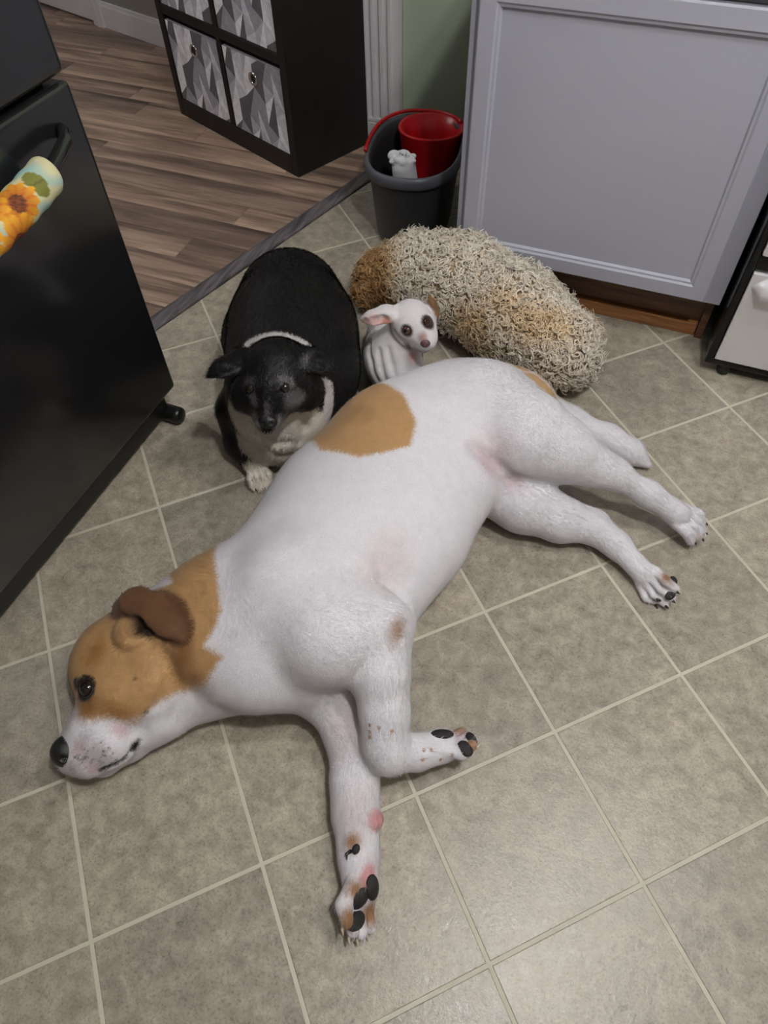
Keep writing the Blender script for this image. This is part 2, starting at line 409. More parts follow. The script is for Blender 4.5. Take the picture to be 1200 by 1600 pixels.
# padded sunflower cover wrapped round the handle: its own loose thing
def handle_cover():
    n, m = 64, 150; ys = np.linspace(0.345, -0.20, m); V = []; colr = []
    R0 = 0.033
    def blend(a, b, t): return tuple(a[i] * (1 - t) + b[i] * t for i in range(3))
    teal, cream, olive = lin(148, 188, 186)[:3], lin(206, 200, 158)[:3], lin(118, 120, 52)[:3]
    yel, org, red, brn = lin(226, 164, 40)[:3], lin(204, 98, 22)[:3], lin(150, 44, 18)[:3], lin(52, 32, 24)[:3]
    flowers = [(0.236, 0.75, 0.044), (0.205, -0.9, 0.050), (0.190, 1.9, 0.046), (0.12, 0.3, 0.055), (0.06, -1.2, 0.05), (0.03, 1.5, 0.05), (-0.05, 0.1, 0.055), (-0.12, 1.4, 0.05), (-0.14, -1.1, 0.05)]
    for a in range(m):
        e = min(a, m - 1 - a); rr = R0 * (1 - 0.22 * math.exp(-e * 1.1)) * (1 + 0.02 * math.sin(a * .6))
        cx = FX + .042 + .006 * math.cos((ys[a] - .08) * 3.6)
        for k in range(n):
            an = 2 * math.pi * k / n
            V.append((cx + rr * math.cos(an), ys[a], hz(ys[a]) - 0.002 + rr * math.sin(an)))
            s = (an if an < math.pi else an - 2 * math.pi)          # angle round the cover, 0 = facing out
            w = 0.5 + 0.5 * math.sin(ys[a] * 90 + s * 2.2 + math.sin(s * 3))
            c = blend(teal, cream, min(1, max(0, w * 1.1 + 0.35 * math.sin(s * 1.3 + 1))))
            lx, ly = (ys[a] - 0.290), (s - 0.75) * R0               # leaf
            if (lx / 0.016) ** 2 + ((ly + 0.3 * lx) / 0.026) ** 2 < 1: c = blend(olive, (0.03, 0.04, 0.01), 0.5 * (abs(ly + .3 * lx) < .0016))
            for fy, fs, fr_ in flowers:
                ds = (s - fs + math.pi) % (2 * math.pi) - math.pi
                dx, dy = ys[a] - fy, ds * R0; rad = math.hypot(dx, dy)
                th = math.atan2(dy, dx); edge = fr_ * (0.74 + 0.26 * abs(math.cos(th * 6.5)))
                if rad < edge:
                    t = rad / edge; pet = abs(math.cos(th * 6.5))
                    c = blend(red, blend(org, yel, min(1, pet * 1.3)), min(1, 0.05 + t * 0.95)) if rad > fr_ * 0.36 else blend(brn, org, 0.35 * abs(math.sin(rad * 1500)))
            colr.append((*c, 1))
    F = [(a * n + k, a * n + (k + 1) % n, (a + 1) * n + (k + 1) % n, (a + 1) * n + k) for a in range(m - 1) for k in range(n)]
    F += [tuple(range(n - 1, -1, -1)), tuple((m - 1) * n + k for k in range(n))]
    me = bpy.data.meshes.new('handle_cover'); me.from_pydata(V, [], F); me.update()
    at = me.color_attributes.new('print', 'FLOAT_COLOR', 'POINT'); at.data.foreach_set('color', np.array(colr, np.float32).ravel())
    a = N('sunflower_cloth'); a.set(Base_Color=a.attr('print').outputs['Color'], Roughness=0.75); a.bump(a.noise(a.pos(), 900, 2), 0.25, 0.0006)
    o = link('handle_cover', me, a.m, None, True)
    tag(o, 'sunflower print cloth cover wrapped around the black refrigerator handle', 'handle cover')
handle_cover()

# ---- grey base cabinet ---------------------------------------------------------------
CX0, CX1, CY = -0.287, 0.487, 1.288
cb = empty('base_cabinet', (0.1, 1.7, 0)); tag(cb, 'pale grey painted base cabinet with one recessed-panel door', 'cabinet')
box('carcass', (CX0, CY, 0.155), (CX1, WY - .002, 0.875), M['cab'], cb, 0.002)
DX0, DX1, DZ0, DZ1 = -0.262, 0.443, 0.170, 0.852; RW = 0.055; DYF = 1.262; DYB = 1.2865
def door_panel():
    bm = bmesh.new()
    # recessed centre panel, then the four bevelled rails as one door leaf
    levels = [(0.0, DYB), (0.0, DYF + .004), (0.004, DYF), (RW - .014, DYF), (RW - .009, DYF + .004), (RW - .004, DYF + .0045), (RW, DYF + .012)]
    loops = []
    for ins, yy in levels:
        loops.append([bm.verts.new((DX0 + ins, yy, DZ0 + ins)), bm.verts.new((DX1 - ins, yy, DZ0 + ins)), bm.verts.new((DX1 - ins, yy, DZ1 - ins)), bm.verts.new((DX0 + ins, yy, DZ1 - ins))])
    for a, b in zip(loops[:-1], loops[1:]):
        for k in range(4): bm.faces.new((a[k], a[(k + 1) % 4], b[(k + 1) % 4], b[k]))
    bm.faces.new(loops[-1]); bm.faces.new(loops[0][::-1])
    bmesh.ops.recalc_face_normals(bm, faces=bm.faces)
    return bm_obj('door', bm, M['cab'], cb)
door_panel()
box('toe_kick', (CX0 + .01, 1.362, 0.0), (CX1 - .004, 1.372, 0.155), M['brown'], cb)
box('base_shoe', (CX0 + .02, 1.346, 0.0), (CX1 - .028, 1.362, 0.042), mat_wood('base_shoe_wood', lin(112, 70, 38), lin(176, 122, 74), 0, 0.3), cb, 0.003)
box('toe_kick_end', (CX1 - .026, 1.338, 0.0), (CX1 - .006, 1.362, 0.155), M['brown'], cb)
ct = box('countertop', (CX0 - .02, CY - .035, 0.877), (CX1, WY - .002, 0.915), simple('laminate', lin(120, 112, 104), .35, var=.15), None, 0.006)
tag(ct, 'laminate countertop on the pale grey cabinet', 'countertop')

# ---- stove ------------------------------------------------------------------------------
sx0, sx1, sy = 0.497, 1.258, 1.19
st = empty('stove', (0.88, 1.5, 0)); tag(st, 'black and stainless steel stove at the right edge beside the grey cabinet', 'stove')
box('stove_body', (sx0, sy + .022, 0.045), (sx1, 1.86, 0.915), M['enamel'], st, 0.006)
box('side_frame', (sx0, sy, 0.034), (sx0 + .020, sy + .03, 0.90), M['enamel'], st, 0.005, 3)
box('side_frame', (sx1 - .020, sy, 0.034), (sx1, sy + .03, 0.90), M['enamel'], st, 0.005, 3)
box('base_rail', (sx0 + .002, sy + .001, 0.032), (sx1 - .002, sy + .03, 0.054), M['enamel'], st, 0.006, 3)
dw = box('drawer', (sx0 + .022, sy - .004, 0.056), (sx1 - .022, sy + .025, 0.332), M['steel'], st, 0.003)
hr = []
for t in np.linspace(0, 1, 25):
    x = sx0 + .030 + t * (sx1 - sx0 - .060); e = min(t, 1 - t) * (sx1 - sx0 - .060); s = min(1, math.sqrt(max(0.0004, 1 - max(0, 1 - e / .03) ** 2)))
    hr.append([(x, sy - .004 - (0.030 * s * max(0, math.cos(a))) , 0.296 + 0.030 * s * math.sin(a) - 0.006 * s * math.cos(a)) for a in np.linspace(-math.pi / 2, 1.5 * math.pi, 20, endpoint=False)])
link('drawer_pull', loft_mesh('drawer_pull', hr, False, True, True), M['steel'], dw, True)
box('middle_rail', (sx0 + .02, sy + .004, 0.334), (sx1 - .02, sy + .03, 0.378), M['enamel'], st, 0.004)
box('oven_door', (sx0 + .022, sy - .006, 0.380), (sx1 - .022, sy + .025, 0.79), M['steel'], st, 0.004)
box('control_panel', (sx0 + .002, sy - .004, 0.80), (sx1 - .002, sy + .03, 0.912), M['enamel'], st, 0.004)
for xx in (sx0 + .06, sx1 - .06):
    rg = lambda r, z: [(xx + r * math.cos(2 * math.pi * k / 8), sy + .022 + r * math.sin(2 * math.pi * k / 8), z) for k in range(8)]
    link('foot', loft_mesh('foot', [rg(0.013, 0), rg(0.018, 0.004), rg(0.020, 0.018), rg(0.012, 0.046)], False, True, True), M['blackplastic'], st, False)

# ---- cube bookcase ------------------------------------------------------------------------
ba = np.array([-1.080, 1.774]); bang = math.radians(66.0 + 90.5)      # front runs away to the left
bu = np.array([math.cos(bang), math.sin(bang)]); bv = np.array([math.cos(math.radians(66.5)), math.sin(math.radians(66.5))])
bc = empty('cube_bookcase', (-1.35, 2.05, 0)); tag(bc, 'black cube bookcase holding patterned fabric bins', 'bookcase')
def bpt(a, d, z): q = ba + bu * a + bv * d; return (q[0], q[1], z)
def bbox(name, a0, a1, d0, d1, z0, z1, mat, parent=None, bevel=0.0015):
    bm = bmesh.new()
    vs = [bm.verts.new(bpt(a, d, z)) for z in (z0, z1) for (a, d) in ((a0, d0), (a1, d0), (a1, d1), (a0, d1))]
    for f in ((0, 1, 2, 3), (4, 5, 6, 7), (0, 1, 5, 4), (1, 2, 6, 5), (2, 3, 7, 6), (3, 0, 4, 7)): bm.faces.new([vs[i] for i in f])
    bmesh.ops.recalc_face_normals(bm, faces=bm.faces)
    if bevel: bmesh.ops.bevel(bm, geom=bm.edges[:], offset=bevel, segments=1, affect='EDGES')
    return bm_obj(name, bm, mat, parent)
BW, BD, TH, PITCH, ZB = 0.80, 0.375, 0.034, 0.345, 0.072
rows = 3; BH = ZB + PITCH * rows + TH
bbox('side_panel', 0, TH, 0, BD, 0, BH, M['shelf'], bc); bbox('side_panel', BW - TH, BW, 0, BD, 0, BH, M['shelf'], bc)
bbox('bottom_panel', TH, BW - TH, 0, BD, 0.0, ZB, M['shelf'], bc)
for r in range(1, rows + 1):
    bbox('shelf_board', TH, BW - TH, 0.002, BD, ZB + PITCH * r - TH * (r < rows), ZB + PITCH * r + TH * (r == rows), M['shelf'], bc)
for r in range(rows):
    bbox('divider', BW / 2 - .011, BW / 2 + .011, 0.002, BD, ZB + PITCH * r, ZB + PITCH * (r + 1) - TH * (r < rows - 1), M['shelf'], bc)
bbox('back_panel', TH, BW - TH, BD - .006, BD, ZB, BH - TH, M['shelf'], bc, 0)

def mat_print():
    a = N('bin_print'); v = a.pos(); nz = a.noise(v, 60, 4)
    c = a.mix(1.0, a.attr('print').outputs['Color'], a.ramp(nz, [(0.3, (0.8,) * 3), (0.7, (1.1,) * 3)]), 'MULTIPLY')
    a.set(Base_Color=c, Roughness=0.85); a.bump(a.noise(v, 700, 2), 0.2, 0.0006)
    return a.m
M['print'] = mat_print(); M['binside'] = simple('bin_side_fabric', lin(120, 119, 126), 0.9, bump=(500, .2))
shades = [lin(248, 248, 254), lin(196, 195, 206), lin(104, 101, 106), lin(222, 221, 231), lin(164, 163, 174)]
def fabric_bin(a0, a1, z0, z1, dd, label, seed):
    loc = bpt((a0 + a1) / 2, 0.17, z0)
    t = empty('fabric_bin', loc); tag(t, label, 'storage bin', 'patterned fabric bins in the bookcase')
    bbox('bin_body', a0, a1, dd + .003, BD - .02, z0, z1, M['binside'], t, 0.004)
    # printed front: columns of slanted diamonds and triangles (flat print)
    nc = 6; cw = (a1 - a0) / nc; rh = 0.150; sl = 0.045; V, F, Cc = [], [], []
    def poly(pts, col):
        pl = clip_poly(pts, [(-1, 0, -a0 - .002), (1, 0, a1 - .002), (0, -1, -z0 - .002), (0, 1, z1 - .002)])
        if len(pl) < 3 or area(pl) < 1e-7: return
        b = len(V)
        for (x, z) in pl: V.append(bpt(x, dd, z))
        F.append(tuple(range(b, b + len(pl)))); Cc.extend([shades[col]] * len(pl))
    for c in range(nc):
        up = c % 2 == 0; x0, x1 = a0 + c * cw, a0 + (c + 1) * cw
        zz = z0 - rh * 2 + seed * .02; k = 0
        while zz < z1 + rh:
            dl, dr = (0, sl) if up else (sl, 0)
            pat = ((3, 4), (2, 2), (0, 3))[(k + (c // 2)) % 3] if up else ((1, 4), (0, 0), (4, 2))[(k + (c // 2)) % 3]
            A, B, Cn, D = (x0, zz + dl), (x1, zz + dr), (x1, zz + dr + rh / 2), (x0, zz + dl + rh / 2)
            poly([A, B, Cn], pat[0]); poly([A, Cn, D], pat[1])
            A2, B2, C2, D2 = D, Cn, (x1, zz + dr + rh), (x0, zz + dl + rh)
            poly([A2, B2, D2], pat[1]); poly([B2, C2, D2], (pat[0] + 1) % 5)
            zz += rh; k += 1
    me = bpy.data.meshes.new('printed_front'); me.from_pydata(V, [], F); me.update()
    at = me.color_attributes.new('print', 'FLOAT_COLOR', 'POINT'); at.data.foreach_set('color', np.array(Cc, np.float32).ravel())
    link('printed_front', me, M['print'], t, False)
    ac, zc = (a0 + a1) / 2, z1 - 0.072
    def rg(r, d): return [bpt(ac + r * math.cos(2 * math.pi * k / 24), d, zc + r * math.sin(2 * math.pi * k / 24)) for k in range(24)]
    g = link('grommet', loft_mesh('grommet', [rg(.0235, dd - .0005), rg(.0225, dd - .0035), rg(.019, dd - .0045), rg(.0155, dd - .003), rg(.0145, dd - .0006)]), M['chrome'], t, True)
    link('hole', loft_mesh('hole', [rg(.0148, dd - .0012), rg(.001, dd - .0012)], False, False, True), M['blackplastic'], g, False)
lab = {(0, 0): 'grey geometric fabric bin in the bottom right bookcase cube', (0, 1): 'grey geometric fabric bin in the bottom left bookcase cube',
       (1, 0): 'grey geometric fabric bin above the bottom right one, cut by the top edge', (1, 1): 'grey geometric fabric bin above the bottom left one, cut by the top edge'}
for r in range(2):
    for c in range(2):
        a0 = TH + .006 if c == 0 else BW / 2 + .017
        fabric_bin(a0, a0 + BW / 2 - TH - .023, ZB + PITCH * r + .001, ZB + PITCH * (r + 1) - TH - .016, 0.004, lab[(r, c)], r * 2 + c)

# ---- mop bucket with red wringer ------------------------------------------------------------
bk = empty('mop_bucket', (-0.552, 1.65, 0)); tag(bk, 'dark grey oval mop bucket with red wringer beside the cabinet', 'bucket')
BC = np.array([-0.552, 1.650]); BAX = math.radians(100)
def oval(a, b, z, n=64, p=2.5, c=BC, ang=BAX, zt=None):
    out = []
    for k in range(n):
        t = 2 * math.pi * k / n; ct, s_ = math.cos(t), math.sin(t)
        x = a * math.copysign(abs(ct) ** (2 / p), ct); y_ = b * math.copysign(abs(s_) ** (2 / p), s_)
        zz = z if zt is None else z + zt(t)
        out.append((c[0] + x * math.cos(ang) - y_ * math.sin(ang), c[1] + x * math.sin(ang) + y_ * math.cos(ang), zz))
    return out
BHt = 0.262
link('bucket_shell', loft_mesh('bucket_shell', [oval(.180, .110, 0.0), oval(.188, .118, 0.004), oval(.194, .124, 0.015), oval(.205, .135, 0.12), oval(.216, .147, BHt - .03), oval(.219, .150, BHt - .004),
     oval(.213, .144, BHt - .004), oval(.209, .140, BHt - .04), oval(.197, .128, 0.12), oval(.185, .115, 0.012)], False, True, True), M['bucket'], bk, True)
link('rim', loft_mesh('rim', [oval(.214, .145, BHt), oval(.220, .151, BHt + .007), oval(.228, .159, BHt + .004), oval(.2305, .1615, BHt - .008), oval(.229, .160, BHt - .028), oval(.224, .155, BHt - .032), oval(.217, .148, BHt - .020), oval(.214, .145, BHt - .010)], True), M['rim'], bk, True)
# red wringer basket in the far half, standing a little proud of the rim
wc = BC + np.array([math.cos(BAX), math.sin(BAX)]) * 0.110 + np.array([0.030, 0.012])
wz = BHt + .012
link('wringer', loft_mesh('wringer', [oval(.070, .078, .085, 48, 2.2, wc), oval(.083, .094, .14, 48, 2.2, wc), oval(.096, .108, wz - .006, 48, 2.2, wc), oval(.101, .113, wz, 48, 2.2, wc), oval(.098, .110, wz + .004, 48, 2.2, wc),
     oval(.088, .100, wz, 48, 2.2, wc), oval(.064, .074, wz - .05, 48, 2.2, wc), oval(.060, .070, .11, 48, 2.2, wc)], False, True, True), M['red'], bk, True)
hb_pts = [(p[0], p[1], p[2]) for p in [oval(.226, .156, BHt + .014, 64)[k % 64] for k in range(-9, 20)]]
link('bucket_handle', tube_mesh('bucket_handle', hb_pts, 0.0065, 8), M['red'], bk, True)
# ================================================================== SMOOTH BODY MODELLER
class Body:
    """smooth-union distance field on a grid -> one continuous surface"""
    def __init__(self, lo, hi, h):
        self.lo = np.array(lo, float); self.h = h
        self.n = np.ceil((np.array(hi) - self.lo) / h).astype(int) + 1
        self.f = np.full(self.n, 1.0, np.float32); self.bones = []
    def block(self, lo, hi):
        a = np.clip(np.floor((np.array(lo) - self.lo) / self.h).astype(int), 0, self.n - 1)
        b = np.clip(np.ceil((np.array(hi) - self.lo) / self.h).astype(int) + 1, 1, self.n)
        ax = [(self.lo[i] + self.h * np.arange(a[i], b[i])).astype(np.float32) for i in range(3)]
        return (slice(a[0], b[0]), slice(a[1], b[1]), slice(a[2], b[2])), ax[0][:, None, None], ax[1][None, :, None], ax[2][None, None, :]
    def merge(self, sl, d, k, sub=False):
        f = self.f[sl]
        if sub:
            d = -d; hh = np.maximum(k - np.abs(f - d), 0) / max(k, 1e-6); self.f[sl] = np.maximum(f, d) + hh * hh * k * 0.25
        else:
            hh = np.maximum(k - np.abs(f - d), 0) / max(k, 1e-6); self.f[sl] = np.minimum(f, d) - hh * hh * k * 0.25
    def cone(self, a, b, ra, rb, k=0.02, sz=1.0, zc=0.0, sub=False, g='trunk'):
        """tapered capsule; sz squashes its height about zc"""
        a = np.array(a, float); b = np.array(b, float)
        if not sub: self.bones.append((a.copy(), b.copy(), ra, rb, g))
        m = max(ra, rb) + k + 4 * self.h
        sl, x, y, z = self.block(np.minimum(a, b) - m, np.maximum(a, b) + m)
        a = a.copy(); b = b.copy()
        if sz != 1.0:
            z = zc + (z - zc) / sz; a[2] = zc + (a[2] - zc) / sz; b[2] = zc + (b[2] - zc) / sz
        ba = b - a; l2 = float(ba @ ba) + 1e-12; rr = ra - rb; a2 = l2 - rr * rr
        px, py, pz = x - a[0], y - a[1], z - a[2]
        yy = px * ba[0] + py * ba[1] + pz * ba[2]
        if a2 <= 1e-9:
            c, r = (a, ra) if ra > rb else (b, rb)
            d = np.sqrt((x - c[0]) ** 2 + (y - c[1]) ** 2 + (z - c[2]) ** 2) - r
        else:
            il = 1.0 / l2; zz = yy - l2
            pp = px * px + py * py + pz * pz
            x2 = np.maximum(pp * l2 * l2 - yy * yy * l2, 0)      # |p*l2 - ba*y|^2
            y2 = yy * yy * l2; z2 = zz * zz * l2
            kk = math.copysign(1.0, rr) * rr * rr * x2
            c1 = np.sign(zz) * a2 * z2 > kk; c2 = np.sign(yy) * a2 * y2 < kk
            d = np.where(c1, np.sqrt(x2 + z2) * il - rb, np.where(c2, np.sqrt(x2 + y2) * il - ra, (np.sqrt(x2 * a2 * il) + yy * rr) * il - ra))
        d = d * min(1.0, sz) if sz < 1 else d
        self.merge(sl, d.astype(np.float32), k, sub)
    def chain(self, pts, k=0.02, sz=1.0, zc=0.0, g='trunk'):
        for (a, ra), (b, rb) in zip(pts[:-1], pts[1:]): self.cone(a, b, ra, rb, k, sz, zc, False, g)
    def ell(self, c, r, k=0.02, rot=None, sub=False, g=None):
        """ellipsoid; rot: 3 rows = its axes in the room"""
        c = np.array(c, float); r = np.array(r, float)
        if g and not sub: self.bones.append((c.copy(), c + np.array([1e-4, 0, 0]), r.mean(), r.mean(), g))
        m = r.max() + k + 4 * self.h
        sl, x, y, z = self.block(c - m, c + m); x, y, z = x - c[0], y - c[1], z - c[2]
        if rot is not None:
            q = np.array(rot, float); x, y, z = (q[0, 0] * x + q[0, 1] * y + q[0, 2] * z, q[1, 0] * x + q[1, 1] * y + q[1, 2] * z, q[2, 0] * x + q[2, 1] * y + q[2, 2] * z)
        k0 = np.sqrt((x / r[0]) ** 2 + (y / r[1]) ** 2 + (z / r[2]) ** 2); k1 = np.sqrt((x / r[0] ** 2) ** 2 + (y / r[1] ** 2) ** 2 + (z / r[2] ** 2) ** 2)
        d = k0 * (k0 - 1) / np.maximum(k1, 1e-6)
        self.merge(sl, d.astype(np.float32), k, sub)
    def at(self, p):
        q = (np.asarray(p, float) - self.lo) / self.h; i = np.floor(q).astype(int); ok = ((i >= 0) & (i < self.n - 1)).all(-1)
        i = np.clip(i, 0, self.n - 2); t = np.clip(q - i, 0, 1); v = 0.0
        for dx in (0, 1):
            for dy in (0, 1):
                for dz in (0, 1):
                    w = (t[..., 0] if dx else 1 - t[..., 0]) * (t[..., 1] if dy else 1 - t[..., 1]) * (t[..., 2] if dz else 1 - t[..., 2])
                    v = v + w * self.f[i[..., 0] + dx, i[..., 1] + dy, i[..., 2] + dz]
        return np.where(ok, v, 1.0)
    def hit(self, u, v, zf=0.05):
        """where the line of sight of an image pixel first meets this body (point, outward normal)"""
        d = CR.T @ np.array([(u - 600) / FPX, (v - 800) / FPX, 1.0]); d /= np.linalg.norm(d)
        ts = np.arange(0.7, 2.4, 0.0015); p = CC + ts[:, None] * d; w = np.argwhere(self.at(p) < 0)
        if len(w) == 0: return P(u, v, zf), np.array([0, 0, 1.0])
        c = p[w[0, 0]]; e = 2 * self.h; n = np.array([self.at(c + np.eye(3)[k] * e) - self.at(c - np.eye(3)[k] * e) for k in range(3)], float)
        return c, n / max(np.linalg.norm(n), 1e-9)
    def H(self, u, v, zf=0.05): return self.hit(u, v, zf)[0]
    def skin(self, V):
        """nearest bone direction per vertex and distance to each bone group"""
        best = np.full(len(V), 1e9); dirs = np.zeros((len(V), 3)); grp = {}
        for a, b, ra, rb, g in self.bones:
            ab = b - a; l2 = ab @ ab; t = np.clip(((V - a) @ ab) / l2, 0, 1); d = np.linalg.norm(V - a - t[:, None] * ab, axis=1) - (ra + (rb - ra) * t)
            grp[g] = np.minimum(grp.get(g, 1e9), d)
            w = 1.0 / (np.maximum(d, 0.0) + 0.012) ** 3
            dirs += w[:, None] * ab / math.sqrt(l2) if l2 > 1e-6 else 0
        return dirs / np.maximum(np.linalg.norm(dirs, axis=1), 1e-9)[:, None], grp
    def floor_cut(self, z0=0.001):
        z = self.lo[2] + self.h * np.arange(self.n[2]); d = (z0 - z).astype(np.float32)[None, None, :]
        k = 0.012; hh = np.maximum(k - np.abs(self.f - d), 0) / k
        self.f = np.maximum(self.f, d) + hh * hh * k * 0.25
    def surface(self, relax=2):
        f = self.f; s = f < 0; n = self.n
        c = np.zeros(n - 1, np.int8)
        for dx in (0, 1):
            for dy in (0, 1):
                for dz in (0, 1): c += s[dx:n[0] - 1 + dx, dy:n[1] - 1 + dy, dz:n[2] - 1 + dz]
        act = np.argwhere((c > 0) & (c < 8)); idx = -np.ones(n - 1, np.int32); idx[tuple(act.T)] = np.arange(len(act))
        acc = np.zeros((len(act), 3)); cnt = np.zeros(len(act)); cor = [(i, j, k) for i in (0, 1) for j in (0, 1) for k in (0, 1)]
        val = {q: f[act[:, 0] + q[0], act[:, 1] + q[1], act[:, 2] + q[2]].astype(float) for q in cor}
        for q in cor:
            for ax in range(3):
                if q[ax] == 1: continue
                r = list(q); r[ax] = 1; r = tuple(r); va, vb = val[q], val[r]; m = (va < 0) != (vb < 0)
                t = np.where(m, va / np.where(m, va - vb, 1), 0); p = np.tile(np.array(q, float), (len(act), 1)); p[:, ax] = t
                acc[m] += p[m]; cnt[m] += 1
        V = self.lo + self.h * (act + acc / cnt[:, None]); Q = []
        for ax in range(3):
            o1, o2 = [(1, 2), (2, 0), (0, 1)][ax]
            sa = [slice(None)] * 3; sb = [slice(None)] * 3; sa[ax] = slice(0, -1); sb[ax] = slice(1, None)
            A, B = s[tuple(sa)], s[tuple(sb)]; e = np.argwhere(A != B)
            e = e[(e[:, o1] > 0) & (e[:, o2] > 0) & (e[:, o1] < n[o1] - 1) & (e[:, o2] < n[o2] - 1)]
            ins = A[tuple(e.T)]; d1 = np.zeros(3, int); d1[o1] = 1; d2 = np.zeros(3, int); d2[o2] = 1
            g = lambda q: idx[q[:, 0], q[:, 1], q[:, 2]]
            quad = np.stack([g(e - d1 - d2), g(e - d2), g(e), g(e - d1)], 1); quad[~ins] = quad[~ins][:, ::-1]
            Q.append(quad)
        Q = np.concatenate(Q); Q = Q[(Q >= 0).all(1)]
        for _ in range(relax):
            su = np.zeros_like(V); ct = np.zeros(len(V))
            for a, b in ((0, 1), (1, 2), (2, 3), (3, 0)):
                np.add.at(su, Q[:, a], V[Q[:, b]]); np.add.at(ct, Q[:, a], 1); np.add.at(su, Q[:, b], V[Q[:, a]]); np.add.at(ct, Q[:, b], 1)
            V = V * 0.5 + 0.5 * su / np.maximum(ct, 1)[:, None]
        return V, Q
    def normals(self, V, Q):
        fn = np.cross(V[Q[:, 2]] - V[Q[:, 0]], V[Q[:, 3]] - V[Q[:, 1]]); vn = np.zeros_like(V)
        for k in range(4): np.add.at(vn, Q[:, k], fn)
        return vn / np.maximum(np.linalg.norm(vn, axis=1), 1e-12)[:, None]

def quads_mesh(name, V, Q, attrs=None):
    me = bpy.data.meshes.new(name); nv, nq = len(V), len(Q)
    me.vertices.add(nv); me.vertices.foreach_set('co', V.astype(np.float32).ravel())
    k = Q.shape[1]
    me.loops.add(nq * k); me.loops.foreach_set('vertex_index', Q.astype(np.int32).ravel())
    me.polygons.add(nq); me.polygons.foreach_set('loop_start', np.arange(0, nq * k, k, dtype=np.int32))
    me.polygons.foreach_set('use_smooth', np.ones(nq, bool)); me.update(calc_edges=True); me.validate()
    for a, v in (attrs or {}).items():
        v = np.asarray(v, np.float32)
        if v.ndim == 2: at = me.attributes.new(a, 'FLOAT_VECTOR', 'POINT'); at.data.foreach_set('vector', v.ravel())
        else: at = me.attributes.new(a, 'FLOAT', 'POINT'); at.data.foreach_set('value', v)
    return me

def fur(b, V, Q, attrs, dirs, count, length, width, mat, parent, seed=3, lift=0.30, zmin=0.012):
    """short coat: thin tapered blades lying along the hair direction"""
    r = np.random.default_rng(seed); nr = b.normals(V, Q)
    fn = np.cross(V[Q[:, 2]] - V[Q[:, 0]], V[Q[:, 3]] - V[Q[:, 1]]); ar = np.linalg.norm(fn, axis=1)
    ar = ar * (nr[Q[:, 0], 2] > -0.55) * (V[Q[:, 0], 2] > zmin)
    qi = r.choice(len(Q), count, p=ar / ar.sum()); w = r.random((count, 2)); q = Q[qi]
    W4 = [((1 - w[:, 0]) * (1 - w[:, 1])), w[:, 0] * (1 - w[:, 1]), w[:, 0] * w[:, 1], (1 - w[:, 0]) * w[:, 1]]
    lerp = lambda A: sum((W4[k][:, None] if A.ndim == 2 else W4[k]) * A[q[:, k]] for k in range(4))
    p, n, d = lerp(V), lerp(nr), lerp(dirs); n /= np.linalg.norm(n, axis=1)[:, None]
    d = d + r.normal(size=d.shape) * 0.22; d -= n * (d * n).sum(1)[:, None]; d /= np.maximum(np.linalg.norm(d, axis=1), 1e-9)[:, None]
    s_ = np.cross(n, d); L = length * r.uniform(0.6, 1.25, count)[:, None]; wd = width * r.uniform(0.7, 1.2, count)[:, None]
    lf = lift * r.uniform(0.5, 1.4, count)[:, None]
    m = p + d * L * 0.5 + n * L * lf * 0.5; t = p + d * L + n * L * lf * 0.72
    p = p - n * 0.0008
    VV = np.stack([p - s_ * wd, p + s_ * wd, m + s_ * wd * 0.8, m - s_ * wd * 0.8, t], 1).reshape(-1, 3); o = (np.arange(count) * 5)[:, None]
    T = np.concatenate([o + np.array([[0, 2, 1]]), o + np.array([[0, 3, 2]]), o + np.array([[3, 4, 2]])])
    VV[:, 2] = np.maximum(VV[:, 2], 0.001)
    me = quads_mesh('fur', VV, T, {k_: np.repeat(lerp(v_), 5) for k_, v_ in attrs.items()})
    me.normals_split_custom_set_from_vertices(np.repeat(n, 5, 0).astype(np.float32))
    o = link('fur', me, mat, parent); o['kind'] = 'stuff'
    return o

def small(name, build, lo, hi, h, mat, parent, relax=2):
    b = Body(lo, hi, h); build(b); V, Q = b.surface(relax)
    return link(name, quads_mesh(name, V, Q), mat, parent)

def poly_sd(xy, poly):
    """signed distance in the plan, positive inside"""
    poly = np.array(poly, float); d = np.full(len(xy), 1e9); ins = np.zeros(len(xy), bool)
    for i in range(len(poly)):
        a, b = poly[i], poly[(i + 1) % len(poly)]; ab = b - a; t = np.clip(((xy - a) @ ab) / (ab @ ab), 0, 1)
        d = np.minimum(d, np.linalg.norm(xy - a - t[:, None] * ab, axis=1))
        c = ((a[1] > xy[:, 1]) != (b[1] > xy[:, 1])) & (xy[:, 0] < (b[0] - a[0]) * (xy[:, 1] - a[1]) / (b[1] - a[1] + 1e-12) + a[0]); ins ^= c
    return np.where(ins, d, -d)

def ball(V, c, r):
    """soft ellipsoid mask: metres inside (positive) around c"""
    r = np.array(r if hasattr(r, '__len__') else [r] * 3, float); q = np.linalg.norm((V - np.array(c)) / r, axis=1)
    return (1 - q) * r.min()

